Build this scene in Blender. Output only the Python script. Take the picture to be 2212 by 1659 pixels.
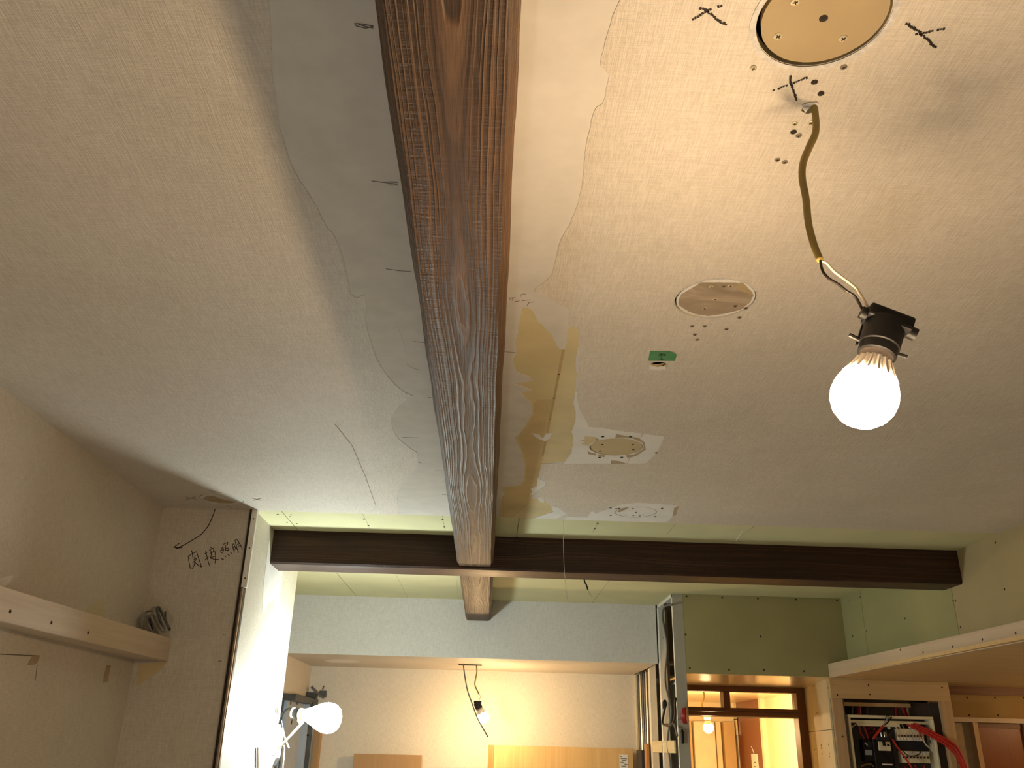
import bpy, bmesh, math, random
from mathutils import Vector, Matrix
from mathutils.geometry import tessellate_polygon
random.seed(7)
for o in list(bpy.data.objects): bpy.data.objects.remove(o)
SC = bpy.context.scene
COL = SC.collection
V = Vector

# ------------------------------------------------------------------ camera, world, exposure
FL = 1840.0; CX, CY = 1106.0, 829.5                 # focal length in pixels of the 2212 x 1659 frame
CAM = V((0, 0, 1.75))
PITCH, YAW, ROLL = math.radians(23.002), math.radians(1.120), math.radians(1.4945)
_f = V((math.sin(YAW)*math.cos(PITCH), math.cos(YAW)*math.cos(PITCH), math.sin(PITCH)))
_r0 = V((math.cos(YAW), -math.sin(YAW), 0)); _u0 = _r0.cross(_f)
CR = _r0*math.cos(ROLL) + _u0*math.sin(ROLL); CU = _u0*math.cos(ROLL) - _r0*math.sin(ROLL); CF = _f
cd = bpy.data.cameras.new('camera'); cam = bpy.data.objects.new('camera', cd); COL.objects.link(cam)
cd.sensor_width = 36; cd.lens = 36*FL/2212; cd.clip_start = .02
cam.matrix_world = Matrix(((CR.x, CU.x, -CF.x, CAM.x), (CR.y, CU.y, -CF.y, CAM.y), (CR.z, CU.z, -CF.z, CAM.z), (0, 0, 0, 1)))
SC.camera = cam
w = bpy.data.worlds.new('world'); SC.world = w; w.use_nodes = True
w.node_tree.nodes['Background'].inputs[0].default_value = (.02, .025, .035, 1)
w.node_tree.nodes['Background'].inputs[1].default_value = .2
SC.view_settings.view_transform = 'Standard'; SC.view_settings.look = 'None'
SC.view_settings.gamma = 1; SC.view_settings.use_curve_mapping = False
SC.view_settings.exposure = 0.0
# strengths of the lamps, each used in its lamp's builder
S_PENDANT, S_CLAMP, S_BACK, S_LOBBY, S_ASSUMED_SIDE, S_FILL = 460, 250, 420, 1500, 150, 270
WARM = (1.0, .71, .42); WARMB = (1.0, .66, .32); COOL = (.88, 1.0, .97); NEUTRAL = (1.0, .95, .90)

# ------------------------------------------------------------------ measured places: photograph pixel -> point on a plane of the room
def ray(px, py): return CR*((px-CX)/FL) - CU*((py-CY)/FL) + CF
def onZ(px, py, z): d = ray(px, py); return CAM + d*((z-CAM.z)/d.z)
def onY(px, py, y): d = ray(px, py); return CAM + d*((y-CAM.y)/d.y)
def onX(px, py, x): d = ray(px, py); return CAM + d*((x-CAM.x)/d.x)
HC = 2.40          # ceiling
YE = 2.593         # edge of the papered ceiling / pillar front
XL, XP, XR = -1.013, -.732, 1.59
YS, YB, ZS = 4.235, 4.97, 2.128   # soffit face, back wall, soffit underside
YH, ZH = 3.89, 2.06               # header board, low ceiling
XPT = .822                        # partition face

# ------------------------------------------------------------------ materials
def srgb(r, g, b):
    f = lambda c: (c/255/12.92) if c/255 <= .04045 else ((c/255+.055)/1.055)**2.4
    return (f(r), f(g), f(b), 1)
class NT:
    def __init__(s, name):
        s.m = bpy.data.materials.new(name); s.m.use_nodes = True; s.t = s.m.node_tree; s.b = s.t.nodes['Principled BSDF']
        s.co = s.n('ShaderNodeTexCoord')
    def n(s, t, **k):
        x = s.t.nodes.new(t)
        for a, b in k.items(): setattr(x, a, b)
        return x
    def l(s, a, b): s.t.links.new(a, b)
    def pos(s, scale, rot=(0, 0, 0)):
        m = s.n('ShaderNodeMapping'); m.inputs['Scale'].default_value = scale; m.inputs['Rotation'].default_value = rot
        s.l(s.co.outputs['Object'], m.inputs[0]); return m.outputs[0]
    def noise(s, scale=(1, 1, 1), sc=1.0, det=2, rough=.5, dist=0, rot=(0, 0, 0)):
        x = s.n('ShaderNodeTexNoise'); x.inputs['Scale'].default_value = sc; x.inputs['Detail'].default_value = det
        x.inputs['Roughness'].default_value = rough; x.inputs['Distortion'].default_value = dist
        s.l(s.pos(scale, rot), x.inputs['Vector']); return x.outputs['Fac']
    def math(s, op, a, b=None, c=None):
        x = s.n('ShaderNodeMath', operation=op)
        for i, v in enumerate((a, b, c)):
            if v is None: continue
            if isinstance(v, (int, float)): x.inputs[i].default_value = v
            else: s.l(v, x.inputs[i])
        return x.outputs[0]
    def ramp(s, fac, stops):
        x = s.n('ShaderNodeValToRGB'); e = x.color_ramp.elements
        while len(e) < len(stops): e.new(.5)
        for k, (p, c) in zip(e, stops): k.position = p; k.color = c
        s.l(fac, x.inputs[0]); return x.outputs[0]
    def mix(s, fac, a, b, bt='MIX'):
        x = s.n('ShaderNodeMix', data_type='RGBA', blend_type=bt)
        if isinstance(fac, (int, float)): x.inputs['Factor'].default_value = fac
        else: s.l(fac, x.inputs['Factor'])
        for i, v in ((6, a), (7, b)):
            if isinstance(v, tuple): x.inputs[i].default_value = v
            else: s.l(v, x.inputs[i])
        return x.outputs[2]
    def bump(s, h, strength=.3, dist=.001):
        x = s.n('ShaderNodeBump'); x.inputs['Strength'].default_value = strength; x.inputs['Distance'].default_value = dist
        s.l(h, x.inputs['Height']); s.l(x.outputs[0], s.b.inputs['Normal'])
    def set(s, col=None, rough=.6, metal=0, spec=.4):
        if isinstance(col, tuple): s.b.inputs['Base Color'].default_value = col
        elif col is not None: s.l(col, s.b.inputs['Base Color'])
        s.b.inputs['Roughness'].default_value = rough; s.b.inputs['Metallic'].default_value = metal
        s.b.inputs['Specular IOR Level'].default_value = spec
        return s.m
def plain(name, c, rough=.5, metal=0, var=.12, sc=40, spec=.4, bump=0):
    t = NT(name); n = t.noise(sc=sc, det=4)
    dark = tuple(x*(1-var) for x in c[:3]) + (1,); lite = tuple(min(1, x*(1+var)) for x in c[:3]) + (1,)
    if bump: t.bump(n, bump, .001)
    return t.set(t.ramp(n, [(.3, dark), (.7, lite)]), rough, metal, spec)
def wallpaper(name, c, amt=.5, axes='xy', stain=.10):
    """woven vinyl paper: two sets of threads, a little soiling"""
    t = NT(name)
    a, b = {'xy': ((900, 45, 1), (45, 900, 1)), 'xz': ((700, 1, 40), (40, 1, 700)), 'yz': ((1, 700, 40), (1, 40, 700))}[axes]
    n1 = t.noise(a, det=2); n2 = t.noise(b, det=2); n3 = t.noise(sc=3.2, det=5, rough=.6); n4 = t.noise(sc=420, det=2)
    h = t.math('ADD', t.math('MULTIPLY', n1, 1.15), t.math('ADD', t.math('MULTIPLY', n2, .8), t.math('MULTIPLY', n4, .35)))
    k = 1-stain
    base = t.ramp(n3, [(.28, (c[0]*k, c[1]*k, c[2]*k*.98, 1)), (.62, c)])
    thr = t.ramp(t.math('MULTIPLY', h, .42), [(.38, (.80, .79, .77, 1)), (.58, (1, 1, 1, 1))])
    t.bump(h, amt, .0012)
    return t.set(t.mix(1.0, base, thr, 'MULTIPLY'), .62, 0, .3)
def beamwood(name, axis, c_lo, c_hi, ring, depth, cx, cz, rough=.42, bump=.9):
    """plain sawn brushed timber: growth rings round a pith that runs along the beam"""
    t = NT(name); sep = t.n('ShaderNodeSeparateXYZ'); t.l(t.co.outputs['Object'], sep.inputs[0])
    al = sep.outputs['Y' if axis == 'y' else 'X']; cr = sep.outputs['X' if axis == 'y' else 'Y']; up = sep.outputs['Z']
    lo = (14, 1.6, 14) if axis == 'y' else (1.6, 14, 14)
    md = (60, 9, 60) if axis == 'y' else (9, 60, 60)
    n1 = t.noise(lo, det=1); n2 = t.noise(md, det=2); sw = t.noise((.001, 1.1, .001) if axis == 'y' else (1.1, .001, .001), det=1)
    x = t.math('ADD', t.math('SUBTRACT', cr, cx), t.math('MULTIPLY', t.math('SUBTRACT', n1, .5), .013))
    dz = t.math('ADD', t.math('SUBTRACT', up, cz), t.math('MULTIPLY', t.math('SUBTRACT', sw, .5), depth*1.1))
    dz = t.math('ADD', dz, t.math('MULTIPLY', t.math('SUBTRACT', n2, .5), .0035))
    r = t.math('SQRT', t.math('ADD', t.math('MULTIPLY', x, x), t.math('MULTIPLY', dz, dz)))
    cmb = t.n('ShaderNodeCombineXYZ'); t.l(t.math('MULTIPLY', r, 260.0), cmb.inputs[0]); t.l(t.math('MULTIPLY', al, .5), cmb.inputs[1])
    nr = t.n('ShaderNodeTexNoise'); nr.inputs['Scale'].default_value = 1; nr.inputs['Detail'].default_value = 2; t.l(cmb.outputs[0], nr.inputs['Vector'])
    r = t.math('ADD', r, t.math('MULTIPLY', nr.outputs['Fac'], ring*2.2))
    fr = t.math('FRACT', t.math('DIVIDE', r, ring))
    prof = t.math('POWER', t.math('PINGPONG', t.math('MULTIPLY', fr, 2.0), 1.0), 2.2)
    amp = t.math('MULTIPLY', t.math('ADD', t.math('MULTIPLY', nr.outputs['Fac'], 1.3), .15), 1.0); prof = t.math('MULTIPLY', prof, amp)
    fib = t.noise((900, 22, 900) if axis == 'y' else (22, 900, 900), det=3)
    rip = t.noise((45, 210, 45) if axis == 'y' else (210, 45, 45), det=2)
    edge = t.math('MINIMUM', t.math('MULTIPLY', t.math('ABSOLUTE', x), 26.0), 1.0)
    h = t.math('ADD', prof, t.math('MULTIPLY', fib, .5))
    h = t.math('ADD', h, t.math('MULTIPLY', t.math('MULTIPLY', rip, edge), 1.5))
    col = t.ramp(t.math('ADD', t.math('MULTIPLY', prof, .55), t.math('MULTIPLY', fib, .5)), [(.12, c_lo), (.55, tuple((a+b)/2 for a, b in zip(c_lo, c_hi))), (.95, c_hi)])
    big = t.noise((6, 2, 6) if axis == 'y' else (2, 6, 6), det=3)
    col = t.mix(1.0, col, t.ramp(big, [(.3, (.72, .72, .72, 1)), (.7, (1.1, 1.08, 1.05, 1))]), 'MULTIPLY')
    t.bump(h, bump, .0012)
    return t.set(col, rough, 0, .28)
def softwood(name, c, axis='x', rough=.6, var=.25, spec=.3):
    t = NT(name); s = {'x': (2, 60, 60), 'y': (60, 2, 60), 'z': (60, 60, 2)}[axis]
    n = t.noise(s, det=4, dist=.6); n2 = t.noise(tuple(q*5 for q in s), det=2)
    dk = (c[0]*(1-var), c[1]*(1-var*1.2), c[2]*(1-var*1.4), 1)
    t.bump(n2, .15, .0006)
    return t.set(t.ramp(t.math('ADD', t.math('MULTIPLY', n, .75), t.math('MULTIPLY', n2, .25)), [(.32, dk), (.66, c)]), rough, 0, spec)
def emitter(name, c, s):
    m = bpy.data.materials.new(name); m.use_nodes = True; t = m.node_tree; t.nodes.clear()
    e = t.nodes.new('ShaderNodeEmission'); o = t.nodes.new('ShaderNodeOutputMaterial')
    e.inputs[0].default_value = (*c, 1); e.inputs[1].default_value = s; t.links.new(e.outputs[0], o.inputs[0]); return m
M = {}
M['paper'] = wallpaper('ceiling_wallpaper', srgb(222, 212, 198), .55, 'xy')
M['paper_x'] = wallpaper('side_wallpaper', srgb(220, 210, 194), .4, 'yz')
M['paper_y'] = wallpaper('front_wallpaper', srgb(220, 210, 194), .4, 'xz')
M['paper_back'] = wallpaper('back_wallpaper', srgb(228, 220, 204), .3, 'xz', .05)
M['paper_low'] = wallpaper('soffit_wallpaper', srgb(212, 209, 203), .3, 'xz', .05)
M['backing'] = plain('backing_paper', srgb(210, 204, 194), .75, var=.05, sc=26, spec=.2)
M['gypsum_y'] = plain('bare_yellow_board', srgb(208, 191, 146), .8, var=.10, sc=9, spec=.2)
M['gypsum_o'] = plain('bare_tan_board', srgb(202, 180, 132), .8, var=.10, sc=9, spec=.2)
M['stripe'] = plain('joint_stripe', srgb(184, 156, 106), .8, var=.08)
M['lining'] = plain('white_lining_paper', srgb(226, 222, 214), .8, var=.05, sc=14, spec=.2)
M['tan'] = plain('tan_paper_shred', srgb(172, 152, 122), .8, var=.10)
M['board'] = plain('green_plasterboard', srgb(205, 201, 158), .8, var=.05, sc=6, spec=.2)
M['board_b'] = plain('beige_plasterboard', srgb(208, 196, 160), .8, var=.06, sc=6, spec=.2)
M['board_h'] = plain('dimmed_olive_plasterboard', srgb(158, 148, 104), .8, var=.05, sc=6, spec=.2)  # olive darkened to stand in for the dim light on the header
M['board_r'] = plain('dimmed_sage_plasterboard', srgb(160, 156, 112), .8, var=.05, sc=6, spec=.2)  # green darkened in place of weaker light on the bulkhead
M['board_t'] = plain('dimmed_tan_plasterboard', srgb(172, 156, 118), .8, var=.05, sc=6, spec=.2)  # tan board toned down too, for low light on the near bulkhead
M['board_y'] = plain('ochre_board', srgb(156, 126, 78), .8, var=.05, sc=6, spec=.2)
M['gap'] = plain('dark_gap', srgb(40, 36, 30), .9)
M['gypcore'] = plain('gypsum_core', srgb(200, 196, 190), .9, var=.2, sc=150)
M['disc'] = plain('disc_tan_board', srgb(170, 150, 114), .75, var=.05, sc=14)
M['disc_c'] = plain('disc_khaki_board', srgb(190, 172, 132), .75, var=.06, sc=14)
def mottled():
    t = NT('disc_smeared_glue'); n = t.noise((6, 14, 6), det=3, dist=1.2, rough=.5)
    return t.set(t.ramp(n, [(.35, srgb(140, 122, 100)), (.5, srgb(160, 142, 120)), (.62, srgb(176, 158, 136))]), .7)
M['disc_b'] = mottled()
M['pencil'] = plain('pencil_grey', srgb(100, 92, 84), .7)
M['crayon'] = plain('black_crayon', srgb(38, 26, 16), .7, var=.5, sc=900)
M['brass'] = plain('zinc_screw', srgb(206, 192, 158), .35, .25, .15)
M['steelsc'] = plain('grey_screw', srgb(136, 124, 106), .4, .25, .2)
M['darkhole'] = plain('screw_hole_dark', srgb(52, 44, 34), .9)
M['beam'] = beamwood('brushed_brown_timber', 'y', srgb(60, 44, 31), srgb(134, 102, 75), .0036, .034, -.048, HC-.103-.034, .5, .9)
M['xbeam'] = beamwood('dark_stained_timber', 'x', srgb(48, 32, 25), srgb(84, 59, 45), .0042, .05, 2.92, 2.36, .45, .5)
M['plywood'] = softwood('pale_plywood', srgb(214, 182, 132), 'x', .6, .15)
M['plywood_z'] = softwood('pale_plywood_upright', srgb(204, 172, 130), 'z', .6, .2)
M['fascia'] = softwood('pale_pine', srgb(206, 186, 160), 'y', .6, .14)
M['veneer'] = softwood('oak_veneer_sheet', srgb(222, 186, 128), 'z', .45, .18)
M['veneer_b'] = softwood('brown_veneer_sheet', srgb(178, 142, 98), 'z', .55, .10)
M['pine_edge'] = softwood('pine_edge', srgb(196, 138, 84), 'z', .5, .2)
M['block'] = softwood('spruce_block', srgb(222, 204, 160), 'y', .6, .2)
M['frame'] = softwood('brown_door_frame', srgb(126, 84, 52), 'x', .45, .25)
M['frame_z'] = softwood('brown_door_jamb', srgb(122, 80, 48), 'z', .45, .25)
M['doorred'] = softwood('reddish_brown_door', srgb(120, 66, 40), 'z', .3, .15, .5)
M['dooror'] = softwood('orange_brown_door', srgb(140, 80, 36), 'z', .4, .15, .4)
M['lobby'] = plain('cream_wall', srgb(226, 210, 170), .55, var=.04, sc=8)
M['lobbytan'] = plain('tan_wall', srgb(190, 160, 110), .6, var=.05, sc=8)
M['cream'] = plain('cream_trim', srgb(226, 212, 178), .5, var=.05, sc=14)
M['gloss'] = plain('glossy_cream_ceiling', srgb(214, 190, 150), .2, var=.04, sc=8, spec=.5)
M['steel'] = plain('galvanised_steel', srgb(165, 164, 158), .38, .7, .08, 14)
M['steelp'] = plain('painted_grey_steel', srgb(164, 158, 144), .5, .1, .06, 14)
M['steelb'] = plain('blue_grey_steel', srgb(166, 174, 186), .5, .1, .06, 14)
M['steeld'] = plain('dull_dark_steel', srgb(74, 74, 74), .4, .7, .25, 20)
M['white'] = plain('white_paint', srgb(232, 228, 216), .5, var=.04, sc=10)
M['alu'] = plain('polished_aluminium', srgb(190, 184, 176), .28, 1.0, .06, 10)
M['dkbrown'] = plain('dark_brown_strip', srgb(62, 50, 40), .45, var=.15)
M['black'] = plain('black_plastic', srgb(20, 19, 19), .5, var=.2, spec=.3)
M['blackm'] = plain('black_matt', srgb(20, 20, 20), .7, var=.2)
M['grey'] = plain('grey_cable', srgb(96, 96, 94), .5, var=.12)
M['greyl'] = plain('light_grey_cable', srgb(150, 148, 142), .5, var=.12)
M['olive'] = plain('olive_cable', srgb(142, 122, 62), .5, var=.10, sc=20)
M['whitew'] = plain('white_wire', srgb(222, 206, 180), .5, var=.05)
M['blackw'] = plain('black_wire', srgb(34, 24, 18), .5, var=.1)
M['red'] = plain('red_cable', srgb(186, 42, 30), .42, var=.15, sc=30)
M['redd'] = plain('red_plastic', srgb(150, 22, 26), .45, var=.12, sc=30)
M['heat'] = plain('white_lamp_base', srgb(232, 224, 210), .5, var=.03)
M['collar'] = plain('grey_lamp_collar', srgb(150, 138, 128), .4, .3, .05)
M['creamp'] = plain('cream_plastic', srgb(232, 222, 190), .5, var=.04, sc=12)
M['navy'] = plain('dark_blue_grey_plastic', srgb(40, 42, 52), .5, var=.1)
M['label'] = plain('white_label', srgb(228, 226, 220), .6, var=.04)
M['labelg'] = plain('grey_label', srgb(150, 156, 160), .5, var=.08)
M['tape'] = plain('green_masking_tape', srgb(74, 140, 92), .6, var=.08, sc=60)
M['ink'] = plain('black_ink', srgb(16, 14, 12), .6)
M['pink'] = plain('faint_red_line', srgb(200, 150, 140), .8)
M['thread'] = plain('white_thread', srgb(210, 208, 196), .7)
M['insul'] = plain('dark_sheet', srgb(60, 54, 52), .7, var=.1)
M['floor'] = plain('pale_bounce_floor', srgb(206, 214, 218), .6, var=.05, sc=3)  # pale colour chosen so the unseen floor bounces neutral light upward
M['concrete'] = plain('concrete', srgb(120, 116, 108), .9, var=.15)
M['foil'] = plain('clear_film', srgb(150, 152, 150), .15, .3, .4, 120)
def glassmat():
    t = NT('clear_glass'); t.b.inputs['Transmission Weight'].default_value = 1; t.b.inputs['IOR'].default_value = 1.05
    return t.set((1, 1, 1, 1), .0, 0, .5)
M['glass'] = glassmat()
M['e_pend'] = emitter('warm_lamp_glow', WARM, S_PENDANT)
M['e_clamp'] = emitter('cool_lamp_glow', COOL, S_CLAMP)
M['e_back'] = emitter('amber_lamp_glow', WARMB, S_BACK)
M['e_lobby'] = emitter('lobby_lamp_glow', WARMB, S_LOBBY)
M['e_fill'] = emitter('fill_lamp_glow', NEUTRAL, S_FILL)
M['e_assumed_side'] = emitter('assumed_side_lamp_glow', WARMB, S_ASSUMED_SIDE)

# ------------------------------------------------------------------ geometry helpers
WL = {}
class MB:
    def __init__(s): s.v = []; s.f = []; s.mi = []
    def add(s, vs, fs, mi=0):
        b = len(s.v); s.v += [V(p) for p in vs]; s.f += [tuple(b+i for i in f) for f in fs]; s.mi += [mi]*len(fs); return s
    def hexa(s, p, mi=0):   # 8 corners: 4 of one end, then 4 of the other, same order
        return s.add(p, [(3, 2, 1, 0), (4, 5, 6, 7), (0, 1, 5, 4), (1, 2, 6, 5), (2, 3, 7, 6), (3, 0, 4, 7)], mi)
    def box(s, x0, x1, y0, y1, z0, z1, mi=0):
        x0, x1 = min(x0, x1), max(x0, x1); y0, y1 = min(y0, y1), max(y0, y1); z0, z1 = min(z0, z1), max(z0, z1)
        return s.hexa([(x0, y0, z0), (x1, y0, z0), (x1, y1, z0), (x0, y1, z0), (x0, y0, z1), (x1, y0, z1), (x1, y1, z1), (x0, y1, z1)], mi)
    def obox(s, c, a, b, d, mi=0):   # centre and three half-axis vectors
        c, a, b, d = V(c), V(a), V(b), V(d)
        return s.hexa([c-a-b-d, c+a-b-d, c+a+b-d, c-a+b-d, c-a-b+d, c+a-b+d, c+a+b+d, c-a+b+d], mi)
    def bar(s, p, q, wv, t, mi=0):   # bar from p to q, width vector, thickness vector
        p, q = V(p), V(q); return s.obox((p+q)/2, V(wv)/2, V(t)/2, (q-p)/2, mi)
    def tube(s, pts, r, n=10, mi=0, flat=1.0):
        pts = [V(p) for p in pts]; rr = r if isinstance(r, (list, tuple)) else [r]*len(pts)
        d = (pts[1]-pts[0]).normalized(); a = d.orthogonal().normalized(); rings = []
        for i, p in enumerate(pts):
            d = (pts[min(i+1, len(pts)-1)]-pts[max(i-1, 0)]).normalized()
            a = (a-d*a.dot(d)); a = a.normalized() if a.length > 1e-6 else d.orthogonal().normalized(); b = d.cross(a)
            rings.append([p+a*(math.cos(2*math.pi*k/n)*rr[i])+b*(math.sin(2*math.pi*k/n)*rr[i]*flat) for k in range(n)])
        vs = [p for g in rings for p in g]; fs = []
        for i in range(len(pts)-1):
            for k in range(n): fs.append((i*n+k, i*n+(k+1) % n, (i+1)*n+(k+1) % n, (i+1)*n+k))
        fs.append(tuple(reversed(range(n)))); fs.append(tuple(range((len(pts)-1)*n, len(pts)*n)))
        return s.add(vs, fs, mi)
    def lathe(s, prof, o, ax, n=24, mi=0, rmod=None):   # profile of (radius, distance along axis)
        o, ax = V(o), V(ax).normalized(); a = ax.orthogonal().normalized(); b = ax.cross(a); vs = []; fs = []
        for r, t in prof:
            for k in range(n):
                q = r*(rmod(k, t) if rmod else 1); vs.append(o+ax*t+a*(math.cos(2*math.pi*k/n)*q)+b*(math.sin(2*math.pi*k/n)*q))
        for i in range(len(prof)-1):
            for k in range(n): fs.append((i*n+k, i*n+(k+1) % n, (i+1)*n+(k+1) % n, (i+1)*n+k))
        fs.append(tuple(reversed(range(n)))); fs.append(tuple(range((len(prof)-1)*n, len(prof)*n)))
        return s.add(vs, fs, mi)
    def slab(s, loops, fr, t0, t1, mi=0):
        """flat piece with holes: loops of (u, v) in frame fr = (origin, U, Vv, N), from t0 to t1 along N"""
        o, U, W, N = fr; flat = [p for l in loops for p in l]
        tri = tessellate_polygon([[V((p[0], p[1], 0)) for p in l] for l in loops])
        n = len(flat); at = lambda p, t: o+U*p[0]+W*p[1]+N*t
        vs = [at(p, t0) for p in flat]+[at(p, t1) for p in flat]; fs = []
        for a, b, c in tri:
            fs.append((a, b, c)); fs.append((c+n, b+n, a+n))
        k = 0
        for l in loops:
            m = len(l)
            for i in range(m): fs.append((k+i, k+(i+1) % m, n+k+(i+1) % m, n+k+i))
            k += m
        return s.add(vs, fs, mi)
    def build(s, name, mats, parent=None, smooth=False, bevel=0, seg=1, recalc=True):
        off = WL.get(parent.name, V()) if parent else V()
        me = bpy.data.meshes.new(name); me.from_pydata([p-off for p in s.v], [], s.f)
        if not isinstance(mats, (list, tuple)): mats = [mats]
        for m in mats: me.materials.append(M[m] if isinstance(m, str) else m)
        me.polygons.foreach_set('material_index', s.mi)
        if recalc:
            bm = bmesh.new(); bm.from_mesh(me); bmesh.ops.recalc_face_normals(bm, faces=bm.faces); bm.to_mesh(me); bm.free()
        if smooth:
            me.polygons.foreach_set('use_smooth', [True]*len(me.polygons))
            if smooth == 'auto': me.set_sharp_from_angle(angle=math.radians(40))
        o = bpy.data.objects.new(name, me); COL.objects.link(o)
        if parent: o.parent = parent; WL[o.name] = off
        else: WL[o.name] = V()
        if bevel:
            b = o.modifiers.new('edge', 'BEVEL'); b.width = bevel; b.segments = seg; b.limit_method = 'ANGLE'
        return o
def tag(o, label, cat=None, group=None, kind=None):
    o['label'] = label
    if cat: o['category'] = cat
    if group: o['group'] = group
    if kind: o['kind'] = kind
    return o
def struct(o, label): return tag(o, label, kind='structure')
def thing(name, loc, label, cat, group=None):
    o = bpy.data.objects.new(name, None); COL.objects.link(o); o.location = loc; o.empty_display_size = .05
    WL[o.name] = V(loc); return tag(o, label, cat, group)
def box(name, mat, b, parent=None, bevel=0): return MB().box(*b).build(name, mat, parent, bevel=bevel)
CEIL = (V((0, 0, HC)), V((1, 0, 0)), V((0, 1, 0)), V((0, 0, -1)))      # +t goes down into the room
def FX(x, s): return (V((x, 0, 0)), V((0, 1, 0)), V((0, 0, 1)), V((s, 0, 0)))
def FY(y): return (V((0, y, 0)), V((1, 0, 0)), V((0, 0, 1)), V((0, -1, 0)))
def c2(px, py): p = onZ(px, py, HC); return (p.x, p.y)
def cz(l): return [c2(*p) if len(p) == 2 else (p[1], p[2]) for p in l]   # pixel pairs, or ('w', x, y)
def x2(x, l): return [(lambda p: (p.y, p.z))(onX(*q, x)) for q in l]
def y2(y, l): return [(lambda p: (p.x, p.z))(onY(*q, y)) for q in l]
def rag(l, amp, step, closed=True):
    """torn edge: split the outline and shift the points a little"""
    out = []; m = len(l)
    for i in range(m if closed else m-1):
        a, b = V(l[i]).to_2d(), V(l[(i+1) % m]).to_2d(); d = b-a; k = max(1, min(24, int(d.length/step)))
        nrm = V((-d.y, d.x)).normalized() if d.length else V((0, 0))
        for j in range(k):
            q = a+d*(j/k)
            if j or amp < .0012: q = q+nrm*random.uniform(-amp, amp)
            out.append((q.x, q.y))
    if not closed: out.append(tuple(l[-1]))
    return out
def circle(c, r, n=48, rg=0): return [(c[0]+(r+random.uniform(-rg, rg))*math.cos(2*math.pi*k/n), c[1]+(r+random.uniform(-rg, rg))*math.sin(2*math.pi*k/n)) for k in range(n)]
def smooth_pts(pts, sub=6):
    pts = [V(p) for p in pts]; out = []
    for i in range(len(pts)-1):
        p0, p1, p2, p3 = pts[max(i-1, 0)], pts[i], pts[i+1], pts[min(i+2, len(pts)-1)]
        for k in range(sub):
            t = k/sub; out.append(.5*((2*p1)+(p2-p0)*t+(2*p0-5*p1+4*p2-p3)*t*t+(3*p1-p0-3*p2+p3)*t**3))
    out.append(pts[-1]); return out
def strokes(name, lines, fr, wd, mat, parent, t=.0004, off=0.0, broken=0):
    """pen or pencil lines as thin raised ribbons on a plane frame"""
    mb = MB(); o, U, W, N = fr
    for l in lines:
        for i in range(len(l)-1):
            a, b = V(l[i]).to_2d(), V(l[i+1]).to_2d(); d = b-a
            if d.length < 1e-6: continue
            n = max(1, int(d.length/broken)) if broken else 1
            for k in range(n):
                p = a+d*(k/n); q = a+d*((k+(.82 if broken else 1))/n); wdk = wd*(random.uniform(.55, 1.15) if broken else 1)
                if broken and random.random() < .08: continue
                m = (p+q)/2; dn = d.normalized(); e = V((-dn.y, dn.x))
                ext = (q-p).length/2+(0 if broken else wd*.3)
                if broken: m = m+e*random.uniform(-.25, .25)*wd
                mb.obox(o+U*m.x+W*m.y+N*(off+t/2), (U*dn.x+W*dn.y)*ext, (U*e.x+W*e.y)*(wdk/2), N*(t/2))
    return mb.build(name, mat, parent)
# screws share one mesh per finish
def screw_mesh(nm, mats):
    mb = MB().lathe([(.0038, 0), (.0038, .0004), (.0030, .0009)], (0, 0, 0), (0, 0, 1), 12, 0)
    mb.obox((0, 0, .0010), (.0021, 0, 0), (0, .0005, 0), (0, 0, .00025), 1).obox((0, 0, .0010), (.0005, 0, 0), (0, .0021, 0), (0, 0, .00025), 1)
    o = mb.build(nm, mats); me = o.data; bpy.data.objects.remove(o); return me
SCR = {k: screw_mesh('screw', [m, 'darkhole']) for k, m in (('z', 'brass'), ('g', 'steelsc'), ('d', 'darkhole'))}
def screw(p, nrm, kind, parent, s=1.0, rot=None):
    o = bpy.data.objects.new('screw', SCR[kind]); COL.objects.link(o); o.parent = parent
    o.location = V(p)-WL[parent.name]
    q = V((0, 0, 1)).rotation_difference(V(nrm)).to_matrix().to_4x4()@Matrix.Rotation(random.uniform(0, 1.5) if rot is None else rot, 4, 'Z')
    o.rotation_euler = q.to_euler(); o.scale = (s, s, s); return o

# ================================================================== SETTING
# ---- front ceiling: yellow gypsum board, backing paper, wallpaper on top of each other
DISC = {k: v for k, v in dict(A=(.301, .606), B=(.336, 1.163), C=(.284, 1.885), D=(.427, 2.474), E=(-.800, 2.472)).items()}
RD = .0622
hole_cable = circle(c2(1748, 233), .0085, 14, .0012)
hole_tape = circle(c2(1421, 789), .0165, 18, .0015)
Y0 = -4.6
out = [(-1.1, Y0), (1.66, Y0), (1.66, YE), (-1.1, YE)]
ceil = MB().slab([out]+[circle(DISC[k], RD) for k in 'ABCDE']+[hole_cable, hole_tape], CEIL, -.0095, 0).build('ceiling', 'gypsum_y')
struct(ceil, 'old gypsum board ceiling with torn textured wallpaper above the brown beams')
yellow = [(1130,663),(1141,665),(1152,674),(1163,696),(1177,708),(1194,726),(1201,741),(1208,754),(1221,754),(1228,710),(1237,704),(1246,707),(1251.6,725),(1251,738),(1246,761),(1244,797),(1246,811),(1241,848),(1239,873),(1244,890),(1243,911),(1235,931),(1239,944),(1237,965),(1234,978),(1219,998),(1171,1001),(1167,1017),(1161,1035),(1161,1049),(1151,1059),(1148,1076),(1176,1081),(1190,1093),(1195,1105),('w',.134,YE-.002),('w',.0205,YE-.002),(1082,1074),(1090,1069),(1084,1052),(1124,1047),(1133,1035),(1134,1003),(1126,975),(1112,946),(1134,921),(1149,894),(1148,870),(1138,862),(1125,848),(1148,842),(1112,829),(1148,822),(1145,813),(1116,804),(1107,775),(1116,764),(1112,732),(1118,721),(1120,699),(1125,681)]
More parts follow.
